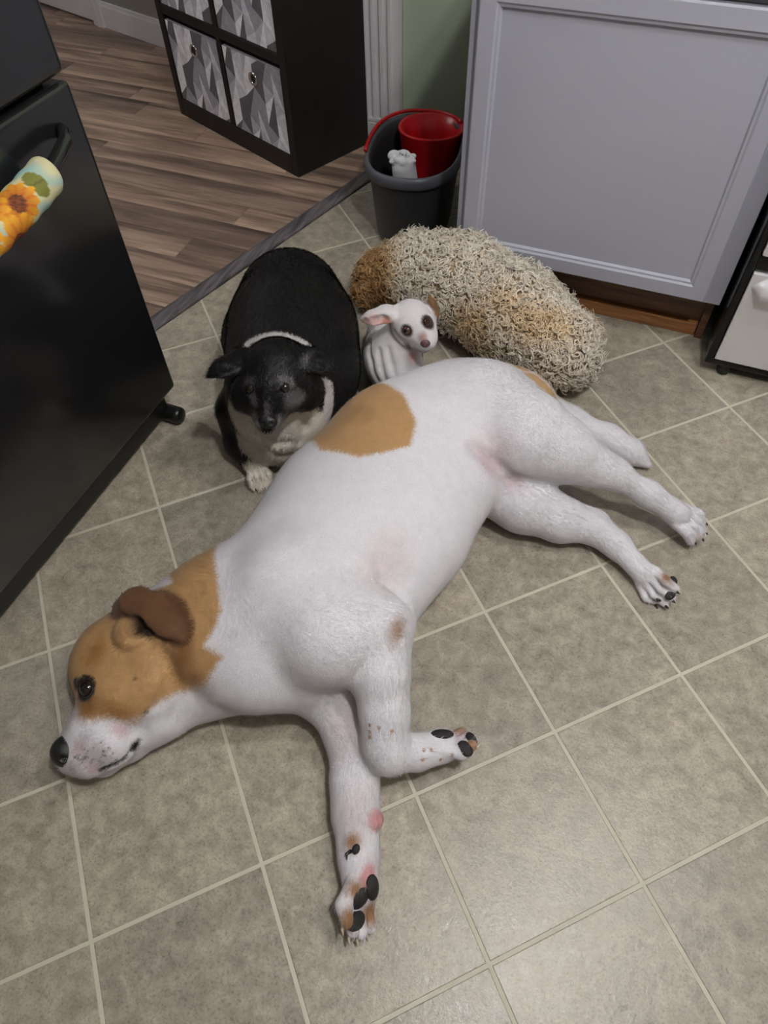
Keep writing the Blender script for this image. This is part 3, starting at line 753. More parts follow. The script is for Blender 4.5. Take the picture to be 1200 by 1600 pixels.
def coat(name, base, layers, rough=0.62, fur=0.35, sheen=0.25, var=0.06, sss=0.0, clump=0.0):
    """short-haired coat: base colour, then (attribute, colour, edge raggedness, softness)"""
    a = N(name); v = a.pos(); fine = a.noise(v, 420, 2, 0.6); mid = a.noise(v, 38, 3, 0.6)
    st = a.noise(a.n('ShaderNodeVectorMath', operation='MULTIPLY', i_0=v, i_1=(1, 1, 1)).outputs[0], 170, 3, 0.7, 1.2)
    c = a.mix(mid, tuple(x * (1 - var) for x in base[:3]) + (1,), tuple(min(1, x * (1 + var)) for x in base[:3]) + (1,))
    rag = a.math('SUBTRACT', st, 0.5)
    for at, col, ragged, soft in layers:
        val = a.attr(at).outputs['Fac']
        val = a.math('ADD', val, a.math('MULTIPLY', rag, ragged))
        mr = a.n('ShaderNodeMapRange', interpolation_type='SMOOTHSTEP'); a.put(mr.inputs[0], val)
        mr.inputs[1].default_value = -soft; mr.inputs[2].default_value = soft
        cc = a.mix(mid, tuple(x * 0.84 for x in col[:3]) + (1,), tuple(min(1, x * 1.1) for x in col[:3]) + (1,))
        c = a.mix(mr.outputs[0], c, cc)
    c = a.mix(0.5, c, a.ramp(fine, [(0.25, (0.72,) * 3), (0.75, (1.12,) * 3)]), 'MULTIPLY')
    a.set(Base_Color=c, Roughness=rough); a.put(a.b.inputs['Specular IOR Level'], 0.25)
    a.put(a.b.inputs['Sheen Weight'], sheen); a.put(a.b.inputs['Sheen Roughness'], 0.5)
    if sss:
        a.put(a.b.inputs['Subsurface Weight'], sss); a.put(a.b.inputs['Subsurface Radius'], (1.0, 0.6, 0.5)); a.put(a.b.inputs['Subsurface Scale'], 0.006)
    hgt = a.math('ADD', a.math('MULTIPLY', st, 1.0), a.math('MULTIPLY', fine, 0.6))
    if clump: hgt = a.math('ADD', hgt, a.math('MULTIPLY', a.noise(a.pos(scale=(1, 0.5, 1)), 48, 4, 0.6, 0.8), clump * 4))
    a.bump(hgt, fur, 0.0016)
    return a.m

def unit(v): v = np.array(v, float); return v / np.linalg.norm(v)
def frame(fwd, up):
    f = unit(fwd); u = np.array(up, float); u = unit(u - f * (u @ f)); return f, u, np.cross(f, u)

M['eye'] = simple('dark_eye', (0.012, 0.008, 0.006, 1), 0.06, coat=0.5)
M['eye_brown'] = simple('brown_eye', (0.05, 0.018, 0.010, 1), 0.06, coat=0.5)
M['pupil'] = simple('pupil', (0.003, 0.003, 0.003, 1), 0.05, coat=0.5)
M['nose'] = simple('wet_black_nose', (0.010, 0.010, 0.011, 1), 0.33, bump=(500, .5))
M['nose_brown'] = simple('brown_nose', lin(92, 66, 64), 0.4, bump=(600, .5))
M['pad'] = simple('paw_pad_leather', (0.014, 0.013, 0.014, 1), 0.5, bump=(700, .7))
M['pad_pink'] = simple('pink_paw_pad', lin(196, 128, 132), 0.5, bump=(700, .5))
M['claw'] = simple('pale_claw', lin(196, 178, 160), 0.35)
M['claw_dark'] = simple('dark_claw', (0.02, 0.017, 0.015, 1), 0.3)

def toes(b, c, fwd, dors, W, ln, curl=0.012, k=0.005, g='paw', splay=0.25):
    """four unequal toes side by side on a paw of width W; returns toe joints and frame"""
    f, u, s = frame(fwd, dors); out = []; r = W * 0.155
    for t in (-1.5, -0.5, 0.5, 1.5):
        sp = s * (t * W * 0.235); l = ln * (1.12 if abs(t) < 1 else 0.90); fs = unit(f + s * t * splay * 0.18)
        a = c + sp * 0.8 - f * 0.012; m = c + sp + fs * l * 0.5 + u * 0.004; e = c + sp + fs * l - u * curl
        b.cone(a, m, r * 1.05, r * 1.08, k, g=g); b.cone(m, e, r * 1.08, r * 0.82, k, g=g); out.append((e, m, r, fs))
    b.ell(c - f * 0.012, (W * 0.36, W * 0.22, W * 0.40), 0.010, rot=[f, u, s], g=g)
    for t in (-1, 0, 1):                                       # furrows between the toes
        q = c + s * (t * W * 0.235) + u * (r * 1.12); fs = unit(f + s * t * splay * 0.18)
        b.cone(q + fs * ln * 0.10, q + fs * ln * 0.95 - u * r * 0.55, .0030, .0050, 0.004, sub=True)
    return out, (f, u, s)

def claw(tip, f, u, r, mat, parent, ln=0.016):
    p0 = tip + f * r * 0.45 + u * r * 0.25; p1 = p0 + f * ln * 0.5 + u * 0.001; p2 = p0 + f * ln - u * ln * 0.32
    link('claw', tube_mesh('claw', [p0 - f * 0.004, p0, p1, p2], [0.0034, 0.0036, 0.0028, 0.0006], 8), mat, parent, True)

def sphere_mesh(name, c, r, axes=None, n=20, m=12):
    V, F = [], []; ax = np.eye(3) if axes is None else np.array(axes); r = np.array(r if hasattr(r, '__len__') else [r] * 3)
    for i in range(m + 1):
        ph = math.pi * i / m
        for k in range(n):
            th = 2 * math.pi * k / n; q = np.array([math.sin(ph) * math.cos(th), math.sin(ph) * math.sin(th), math.cos(ph)]) * r
            V.append(tuple(np.array(c) + q @ ax))
    for i in range(m):
        for k in range(n): F.append((i * n + k, (i + 1) * n + k, (i + 1) * n + (k + 1) % n, i * n + (k + 1) % n))
    me = bpy.data.meshes.new(name); me.from_pydata(V, [], F); me.update(); return me

def pad(c, nrm, along_, r1, r2, mat, parent, thick=0.45):
    n = unit(nrm); a = np.array(along_, float); a = unit(a - n * (a @ n)); s = np.cross(n, a)
    link('paw_pad', sphere_mesh('paw_pad', c, (r1, r2, min(r1, r2) * thick), [a, s, n], 14, 8), mat, parent, True)

def pads(tp, root, mats, main=None, scale=1.0):
    toe, (f, u, s) = tp
    for k, (e, m, r, fs) in enumerate(toe):
        if mats[k]: pad((e * 0.62 + m * 0.38) - u * r * 0.70, -u, fs, r * 1.25 * scale, r * 0.86 * scale, mats[k], root, .6)
    if main:
        c = np.mean([m for _, m, _, _ in toe], 0) - f * 0.034 - u * 0.021; pad(c, -u, s, .021 * scale, .015 * scale, main, root, .6)

def claws(tp, root, mat, ln=.014):
    toe, (f, u, s) = tp
    for (e, m, r, fs) in toe: claw(e, fs, u, r, mat, root, ln)

def eyeball(name, c, n, r, mat, root, iris=None):
    f, u, s = frame(n, (0, 0, 1))
    o = link(name, sphere_mesh(name, c, r), mat, root, True)
    if iris: link('pupil', sphere_mesh('pupil', c + f * r * 0.60, (r * .50, r * .50, r * .46), [u, s, f], 16, 8), iris, o, True)
    return o

# ================================================================== BIG WHITE AND TAN DOG, LYING ON ITS SIDE
def big_dog():
    root = empty('dog', tuple(P(590, 830, 0.0))); tag(root, 'large white and tan short-haired dog lying on its side across the floor', 'dog')
    b = Body((-0.68, -0.56, -0.02), (0.74, 0.98, 0.42), 0.0036)
    zc = 0.155
    b.chain([(P(408, 1000, .14), .140), (P(490, 926, zc), .192), (P(576, 808, zc), .213)], 0.05, 0.70, zc)
    b.chain([(P(576, 806, .15), .213), (P(650, 711, .14), .203), (P(725, 658, .13), .172)], 0.05, 0.64, .14)
    b.chain([(P(725, 660, .145), .160), (P(795, 645, .135), .125)], 0.05, 0.80, .14)
    # neck, narrowing to the head
    b.chain([(P(425, 982, .15), .138), (P(352, 968, .135), .130), (P(285, 985, .115), .108)], 0.05, 0.86, .125, 'neck')
    # skull, brow, cheek, muzzle (left side of the face up)
    b.cone(P(222, 1015, .105), P(186, 1028, .105), .097, .086, 0.04, g='head')
    b.cone(P(163, 1052, .100), P(176, 1080, .100), .060, .064, 0.03, g='head')
    b.cone(P(240, 1065, .120), P(205, 1085, .115), .068, .064, 0.035, g='head')
    b.chain([(P(185, 1100, .090), .066), (P(156, 1143, .076), .057), (P(124, 1174, .064), .044)], 0.022, g='head')
    b.cone(P(172, 1160, .090), P(140, 1185, .078), .043, .036, 0.018, g='head')          # flews
    b.cone(P(178, 1170, .070), P(203, 1150, .075), .034, .032, 0.014, g='head')
    b.chain([(P(252, 1115, .065), .050), (P(205, 1160, .040), .034), (P(165, 1192, .030), .024), (P(135, 1200, .028), .018)], 0.010, g='head')   # jaw
    b.chain([(P(250, 1105, .065), .055), (P(322, 1072, .068), .060), (P(395, 1050, .085), .075)], 0.035, g='neck')
    # shoulder blade and upper foreleg folded over
    b.chain([(P(455, 915, .235), .090), (P(515, 990, .235), .078), (P(588, 980, .218), .060)], 0.05, g='leg')
    b.cone(P(588, 980, .218), P(622, 968, .205), .050, .026, 0.025, g='leg')              # point of elbow
    b.chain([(P(588, 985, .215), .060), (P(592, 1050, .190), .052), (P(600, 1115, .150), .042), (P(602, 1160, .118), .040), (P(608, 1178, .105), .038)], 0.02, g='leg')
    b.cone(P(625, 990, .20), P(618, 1120, .14), .018, .020, 0.02, g='leg')                # tendon at the back of the forearm
    b.chain([(P(606, 1174, .105), .037), (P(650, 1176, .085), .031), (P(690, 1166, .068), .032)], 0.016, g='leg')
    # lower foreleg stretched out on the floor
    b.chain([(P(470, 1030, .11), .095), (P(522, 1082, .070), .062), (P(550, 1150, .052), .047), (P(554, 1225, .046), .040), (P(556, 1275, .042), .038), (P(560, 1335, .036), .031), (P(563, 1380, .036), .032)], 0.03, g='leg')
    b.ell(P(584, 1281, .062), (.018, .018, .018), 0.006)
    b.ell(P(552, 1322, .060), (.014, .015, .012), 0.008)
    # upper hind leg
    b.chain([(P(755, 640, .185), .118), (P(822, 682, .200), .098), (P(880, 705, .188), .068), (P(930, 730, .160), .040), (P(962, 742, .142), .030), (P(1012, 772, .100), .0265), (P(1058, 803, .066), .030)], 0.03, g='leg')
    b.cone(P(900, 690, .19), P(958, 730, .15), .022, .020, 0.02, g='leg')                 # hamstring to hock
    # lower hind leg
    b.chain([(P(760, 735, .10), .100), (P(818, 785, .078), .068), (P(875, 812, .060), .049), (P(928, 825, .048), .034), (P(962, 850, .042), .027), (P(1005, 895, .036), .0265)], 0.03, g='leg')
    b.cone(P(890, 800, .06), P(930, 812, .05), .026, .022, 0.02, g='leg')
    # tail behind the rump
    b.chain([(P(850, 645, .08), .055), (P(890, 660, .045), .038), (P(950, 686, .034), .034), (P(985, 706, .029), .029), (P(1012, 726, .020), .010)], 0.03, g='tail')
    b.cone(P(768, 733, .135), P(808, 766, .125), .020, .023, 0.015)
    # paws
    fu = toes(b, P(700, 1163, .068), P(745, 1166, .052) - P(690, 1165, .070), (0.1, -0.75, -0.6), 0.080, 0.040, k=.003)
    fl = toes(b, P(563, 1398, .038), P(549, 1450, .030) - P(565, 1385, .038), (-0.70, -0.1, -0.45), 0.088, 0.048, k=.003)
    hu = toes(b, P(1068, 810, .055), P(1112, 842, .036) - P(1060, 805, .060), (0.25, -0.1, 0.9), 0.084, 0.048, k=.002)
    hl = toes(b, P(1018, 910, .034), P(1046, 948, .026) - P(1010, 900, .034), (-0.62, -0.45, 0.5), 0.078, 0.044, k=.002)
    # ear: round open cup with a velvety flap thrown back over the neck
    hc = b.H(208, 985)
    b.ell(hc + np.array([0, 0, -.004]), (.038, .036, .020), 0.010)
    b.chain([(P(192, 948, .195), .022), (P(212, 938, .222), .028), (P(240, 950, .232), .033), (P(268, 968, .232), .034), (P(284, 982, .228), .026)], 0.005, 0.36, .226, 'ear')
    b.ell(b.H(212, 982) + np.array([0, 0, .006]), (.024, .021, .020), 0.006, sub=True)
    b.ell(b.H(226, 975) + np.array([0, 0, .002]), (.014, .012, .016), 0.005, sub=True)
    # eye hollow, mouth line, stop
    ep, en = b.hit(133, 1075)
    b.ell(ep + en * .004, (.017, .014, .015), 0.008, sub=True)
    m1, m2, m3 = b.H(216, 1158), b.H(198, 1183), b.H(160, 1203)
    b.cone(m1, m2, .004, .005, 0.004, sub=True); b.cone(m2, m3, .005, .005, 0.004, sub=True)
    # flank fold in front of the thigh, armpit folds, line between cheek and neck
    cr = [b.hit(*q) for q in ((738, 700), (765, 722), (800, 749), (845, 764))]
    for (a, an), (c, cn) in zip(cr[:-1], cr[1:]): b.cone(a + an * .004, c + cn * .003, .009, .009, 0.020, sub=True)
    for l in ( ((260, 1030), (268, 1065), (250, 1100)), ((640, 945), (600, 905), (590, 870))):
        hs = [b.hit(*q) for q in l]
        for (a, an), (c, cn) in zip(hs[:-1], hs[1:]): b.cone(a + an * .004, c + cn * .004, .003, .003, 0.026, sub=True)
    b.floor_cut()
    V, Q = b.surface(); xy = V[:, :2]; z = V[:, 2]; H = b.H
    dirs, grp = b.skin(V); at = {}
    pg = lambda l: [H(q[0], q[1], q[2] if len(q) > 2 else .05)[:2] for q in l]
    head = [(350, 835, .16), (322, 848, .10), (285, 872, .08), (258, 905, .05), (180, 915, .03), (100, 960, .02), (60, 1080, .02), (112, 1108, .04), (128, 1116), (150, 1124), (175, 1120), (205, 1128), (232, 1120), (255, 1095), (280, 1082), (300, 1078), (322, 1068), (348, 1028), (318, 1010), (335, 985), (346, 955), (340, 900), (335, 870)]
    at['tan'] = poly_sd(xy, pg(head))
    saddle = [(600, 600, .2), (630, 618), (650, 660), (641, 698), (600, 708), (560, 715), (500, 704), (470, 700, .08), (540, 600, .05)]
    at['tan'] = np.maximum(at['tan'], poly_sd(xy, pg(saddle)))
    at['tan'] = np.maximum(at['tan'], .006 - np.linalg.norm(V - H(340, 1030), axis=1))
    rump = [(770, 535, .10), (812, 562, .16), (838, 585), (862, 606), (900, 620, .05), (900, 540, .05)]
    at['tan2'] = poly_sd(xy, pg(rump))
    for q_ in ((812, 575), (832, 589), (846, 600), (858, 611)): at['tan2'] = np.maximum(at['tan2'], ball(V, H(*q_), (.026, .022, .03)))
    at['white'] = np.maximum(poly_sd(xy, pg([(215, 912, .06), (262, 885, .08), (270, 912), (240, 922), (222, 925, .1)])), ball(V, H(268, 1130), (.055, .038, .05)))
    at['ear'] = np.where(z > .17, np.minimum(grp['ear'] * -1 + .010, 1), -1.0)
    at['cup'] = np.maximum(ball(V, H(218, 980), (.022, .018, .03)), ball(V, H(232, 985), (.016, .014, .02)))
    at['cupl'] = ball(V, H(197, 985), (.014, .018, .02))
    bro = H(180, 1105); at['smut'] = np.maximum.reduce([ball(V, H(135, 1100), (.030, .028, .03)), ball(V, H(185, 1112), (.040, .014, .02)), ball(V, H(150, 1020), (.03, .05, .03)) - .01, ball(V, H(285, 1030), (.02, .05, .03)), ball(V, H(300, 1060), (.03, .014, .02))])
    lidc = ep - en * .002
    at['dark'] = np.maximum.reduce([ball(V, lidc, (.027, .024, .028)), ball(V, H(120, 1068), (.013, .011, .02)), ball(V, H(210, 1164), (.008, .013, .012)), ball(V, H(228, 1112), .0035), ball(V, H(212, 1060), .002)])
    for a, c in zip((m2, (m2 + m3) / 2), ((m2 + m3) / 2, m3)):
        ab = c - a; t = np.clip(((V - a) @ ab) / (ab @ ab), 0, 1); at['dark'] = np.maximum(at['dark'], .007 - np.linalg.norm(V - a - t[:, None] * ab, axis=1))
    at['speck'] = np.maximum.reduce([ball(V, H(150, 1183), (.034, .026, .03)), ball(V, H(112, 1120), (.010, .018, .02)), ball(V, H(130, 1160), (.012, .016, .02)), ball(V, H(118, 1200), (.02, .012, .02))])
    at['lip'] = np.maximum.reduce([ball(V, H(122, 1168), (.010, .012, .014)), ball(V, H(150, 1200), (.022, .008, .012)), ball(V, H(190, 1140), (.018, .012, .014))])
    at['tone'] = ball(V, H(620, 984), (.014, .024, .02))  # dark spot in the coat at the elbow
    at['pink'] = np.maximum.reduce([ball(V, H(762, 728), (.045, .026, .05)), ball(V, H(800, 750), (.028, .022, .03)), ball(V, H(577, 1372), (.018, .024, .02)), ball(V, H(712, 1150), (.028, .020, .02))])
    at['bump_pink'] = np.maximum(ball(V, P(586, 1281, .064), (.019, .019, .02)), ball(V, H(575, 1370), (.013, .020, .02)))
    at['faint'] = np.maximum.reduce([ball(V, H(600, 885), (.035, .06, .06)), ball(V, H(548, 1120), (.03, .07, .05)), ball(V, H(556, 1270), (.03, .04, .03)), ball(V, H(770, 700), (.04, .03, .04))])
    at['brown'] = np.maximum.reduce([ball(V, H(551, 1315), (.014, .014, .02)), ball(V, H(556, 1390), (.016, .014, .02)), ball(V, H(575, 1425), (.026, .020, .02)), ball(V, H(548, 1440), (.02, .024, .02)), ball(V, H(712, 1138), (.032, .012, .02)), ball(V, H(735, 1165), (.020, .016, .02)), ball(V, H(1103, 840), (.014, .008, .02)), ball(V, H(1042, 902), (.014, .014, .02))])
    sp = np.full(len(V), -1.0)
    for (u, v) in ((577, 1133), (578, 1143), (592, 1137), (612, 1142), (578, 1152), (662, 1172), (673, 1172), (688, 1187), (660, 1187), (706, 1180), (212, 1062)):
        sp = np.maximum(sp, .0038 - np.linalg.norm(V - H(u, v), axis=1))
    at['spot'] = sp
    rr_ = np.random.default_rng(8); dt = np.full(len(V), -1.0)
    for k in range(34):
        an, rad = rr_.uniform(0, 6.28), math.sqrt(rr_.random()); dt = np.maximum(dt, rr_.uniform(.0016, .0034) - np.linalg.norm(V - H(150 + 34 * rad * math.cos(an), 1180 + 22 * rad * math.sin(an)), axis=1))
    at['dots'] = dt
    mat = coat('white_tan_coat', lin(224, 222, 228), [('tan', lin(184, 145, 99), .022, .007), ('tan2', lin(196, 158, 112), .02, .010), ('smut', lin(150, 108, 62), .02, .018), ('white', lin(226, 224, 230), .016, .006), ('faint', lin(214, 204, 208), .02, .03), ('pink', lin(206, 188, 197), .03, .022), ('bump_pink', lin(200, 146, 148), .006, .006),
        ('ear', lin(104, 72, 48), .004, .006), ('cup', lin(44, 27, 19), .018, .008), ('cupl', lin(150, 116, 78), .02, .01), ('brown', lin(150, 112, 80), .014, .012), ('tone', lin(166, 140, 124), .018, .012), ('speck', lin(186, 180, 185), .060, .016), ('dots', lin(84, 78, 80), .004, .002), ('lip', lin(206, 182, 186), .03, .010), ('spot', lin(168, 132, 98), .003, .0018), ('dark', lin(20, 17, 17), .010, .004)], sheen=0.12, var=0.09)
    link('body', quads_mesh('body', V, Q, at), mat, root)
    fur(b, V, Q, at, dirs, 70000, .011, .00045, mat, root)
    eyeball('eye', ep - en * .007, en, .0160, M['eye'], root)
    nc, nn = b.hit(100, 1172)
    def nose(bb):
        c = P(104, 1174, .090)
        bb.ell(c, (.029, .028, .029), 0.005); bb.cone(c, P(110, 1160, .090), .020, .018, 0.01); bb.cone(c, P(112, 1188, .070), .020, .016, 0.01)
        nh = bb.hit(98, 1186); bb.ell(nh[0], (.007, .005, .007), 0.004, sub=True)
    c = P(103, 1174, .086); small('nose', nose, c - .075, c + .075, .0022, M['nose'], root)
    claws(fl, root, M['claw']); claws(fu, root, M['claw'], .010); claws(hu, root, M['claw_dark'], .010); claws(hl, root, M['claw_dark'], .010)
    for (u, v, ru, rv, an) in ((583, 1387, 19, 13, 60), (561, 1406, 20, 14, -55), (557, 1438, 21, 13, -30), (691, 1146, 20, 11, -12), (727, 1169, 15, 11, 50), (737, 1154, 15, 8, 65), (1053, 906, 10, 7, 70), (1048, 930, 12, 9, -40), (1026, 938, 9, 6, 75)):
        h, n = b.hit(u, v); dr = P(u + 10 * math.cos(math.radians(an)), v + 10 * math.sin(math.radians(an)), h[2]) - P(u, v, h[2])
        pad(h - n * .002, n, dr, ru / 880, rv / 880, M['pad'], root, .5)
    h, n = b.hit(556, 1327); pad(h, n, (0, 1, 0), .009, .007, M['pad'], root, .7)
    h, n = b.hit(548, 1330); link('dewclaw', tube_mesh('dewclaw', [h, h + np.array([-.004, -.008, .006]), h + np.array([.000, -.015, .004])], [.004, .003, .0006], 8), M['claw_dark'], root, True)

# ================================================================== BLACK AND WHITE DOG
def black_dog():
    root = empty('dog', tuple(P(440, 640, 0.0))); tag(root, 'stout black dog with white chest lying upright and facing the camera', 'dog')
    b = Body((-1.0, 0.25, -0.02), (-0.20, 1.15, 0.47), 0.0032)
    b.chain([(P(455, 474, .170), .145), (P(458, 520, .185), .158), (P(458, 575, .180), .156), (P(446, 622, .165), .130)], 0.06)
    b.chain([(P(440, 640, .15), .12), (P(432, 672, .10), .088)], 0.05, g='chest')
    b.ell(P(400, 520, .10), (.085, .12, .10), 0.05, g='trunk'); b.ell(P(496, 522, .10), (.070, .12, .10), 0.05, g='trunk')
    b.cone(P(444, 600, .22), P(438, 585, .30), .118, .080, 0.05, g='neck')
    # head
    hc = P(433, 582, .345)
    b.cone(hc, P(430, 600, .335), .074, .066, 0.03, g='head')
    b.chain([(P(427, 618, .318), .047), (P(421, 642, .292), .034), (P(418, 656, .278), .026)], 0.018, g='head')
    b.cone(P(425, 640, .268), P(420, 662, .252), .030, .018, 0.010, g='jaw')
    b.ell(P(388, 616, .300), (.038, .042, .044), 0.03, g='head'); b.ell(P(478, 612, .300), (.040, .042, .046), 0.03, g='head')
    b.ell(P(408, 594, .365), (.024, .020, .016), 0.02, g='head'); b.ell(P(448, 592, .365), (.024, .020, .016), 0.02, g='head')
    # ears held out sideways
    b.chain([(P(378, 562, .365), .036), (P(352, 574, .372), .026), (P(326, 588, .362), .007)], 0.010, 0.45, .368, 'ear')
    b.chain([(P(478, 560, .365), .036), (P(500, 568, .372), .027), (P(519, 577, .366), .008)], 0.010, 0.45, .368, 'ear')
    b.ell(b.H(356, 574) + np.array([0, 0, .004]), (.022, .012, .009), 0.008, sub=True)
    b.ell(b.H(494, 572) + np.array([0, 0, .004]), (.020, .011, .009), 0.008, sub=True)
    # foreleg and white paw
    b.chain([(P(374, 640, .13), .060), (P(378, 690, .06), .040), (P(397, 722, .036), .032)], 0.025, g='leg')
    b.chain([(P(480, 660, .10), .06), (P(490, 700, .05), .04)], 0.03, g='chest')
    tp = toes(b, P(403, 738, .030), P(411, 766, .022) - P(399, 728, .034), (0, 0, 1), 0.060, 0.034)
    b.chain([(P(505, 470, .05), .03), (P(530, 436, .03), .020), (P(548, 424, .020), .010)], 0.02, g='tail')
    eyes = [b.hit(389, 607), b.hit(446, 606)]
    for e, n in eyes: b.ell(e + n * .004, (.014, .010, .010), 0.008, sub=True)
    # chest and throat folds
    for l in (((392, 672), (420, 690), (452, 690)), ((470, 640), (478, 665), (470, 690)), ((360, 650), (372, 680), (395, 700)), ((415, 700), (440, 712), (470, 706))):
        hs = [b.hit(*q) for q in l]
        for (a, an), (c, cn) in zip(hs[:-1], hs[1:]): b.cone(a + an * .003, c + cn * .003, .004, .004, 0.018, sub=True)
    b.floor_cut(); V, Q = b.surface(); dirs, grp = b.skin(V); H = b.H; at = {}
    ring_ = [H(372, 552), H(385, 538), H(405, 527), H(432, 522), H(460, 528), H(482, 541), H(498, 556), H(507, 575), H(513, 605), H(514, 635), H(508, 660)]; at['ring'] = np.full(len(V), -1.0)
    for i, (a, c) in enumerate(zip(ring_[:-1], ring_[1:])):
        ab = c - a; t = np.clip(((V - a) @ ab) / (ab @ ab), 0, 1); at['ring'] = np.maximum(at['ring'], (.011 if i < 6 else .018) - np.linalg.norm(V - a - t[:, None] * ab, axis=1))
    bibp = [(352, 640), (375, 640), (400, 640), (460, 640), (500, 600), (516, 600), (518, 640), (505, 690), (480, 720, .02), (400, 730, .02), (392, 705), (370, 690), (358, 665)]
    at['bib'] = np.maximum.reduce([ball(V, H(432, 695), (.11, .09, .13)), ball(V, H(366, 650), (.035, .045, .05)), ball(V, H(503, 625), (.035, .05, .07)), ball(V, H(480, 680), (.06, .06, .08))])
    at['bib'] = np.maximum(at['bib'], np.minimum(grp['trunk'], grp['head']) - grp['chest'] - .004)
    at['bib'] = np.maximum(at['bib'], .030 - grp['paw']); at['bib'] = np.maximum(at['bib'], .02 - np.linalg.norm(V - P(545, 425, .02), axis=1) + .03)
    oth = np.minimum(np.minimum(grp['trunk'], grp['neck']), grp['chest'])
    at['headblk'] = np.minimum(np.maximum(oth - np.minimum(grp['head'], grp['ear']) - .006, ball(V, hc, .07)), .03)
    at['legblk'] = np.minimum(np.minimum(grp['chest'], grp['paw'] - .012) - grp['leg'], .02) - .002
    muz = H(418, 645)
    at['grey'] = np.maximum.reduce([ball(V, H(398, 655), (.018, .018, .022)), ball(V, H(442, 654), (.020, .020, .022)), ball(V, H(418, 638), (.006, .018, .02)), ball(V, H(387, 597), (.016, .008, .012)) + .002, ball(V, H(449, 596), (.018, .009, .012)) + .002, ball(V, H(462, 622), (.026, .024, .025)), ball(V, H(395, 622), (.012, .012, .014)), ball(V, H(476, 560), (.006, .020, .01))])
    at['muz'] = np.maximum(np.minimum(grp['head'] - grp['jaw'] - .002, .006 - grp['jaw']), np.maximum(ball(V, H(399, 660), (.018, .018, .018)), ball(V, H(439, 660), (.018, .018, .018))))
    blk = (0.0085, 0.0080, 0.0088, 1)
    mat = coat('black_white_coat', blk, [('ring', lin(222, 218, 218), .030, .004), ('bib', lin(240, 233, 222), .03, .008), ('legblk', blk, .012, .005), ('headblk', blk, .010, .004), ('grey', lin(108, 105, 109), .040, .007), ('muz', lin(150, 146, 146), .02, .006)], rough=0.33, fur=0.7, sheen=0.03, clump=0.9)
    link('body', quads_mesh('body', V, Q, at), mat, root)
    fur(b, V, Q, at, dirs, 60000, .016, .00055, mat, root, 4)
    for e, n in eyes: eyeball('eye', e - n * .005, n, .0115, M['eye'], root)
    nz, nn = b.hit(418, 660)
    def nose(bb):
        c = nz - nn * .008; bb.ell(c, (.0225, .019, .018), 0.004)
        for uu in (411, 424):
            h_ = bb.hit(uu, 663); bb.ell(h_[0], (.0045, .0045, .0045), 0.003, sub=True)
    small('nose', nose, nz - .05, nz + .05, .002, M['nose'], root)
    claws(tp, root, M['claw'], .010)

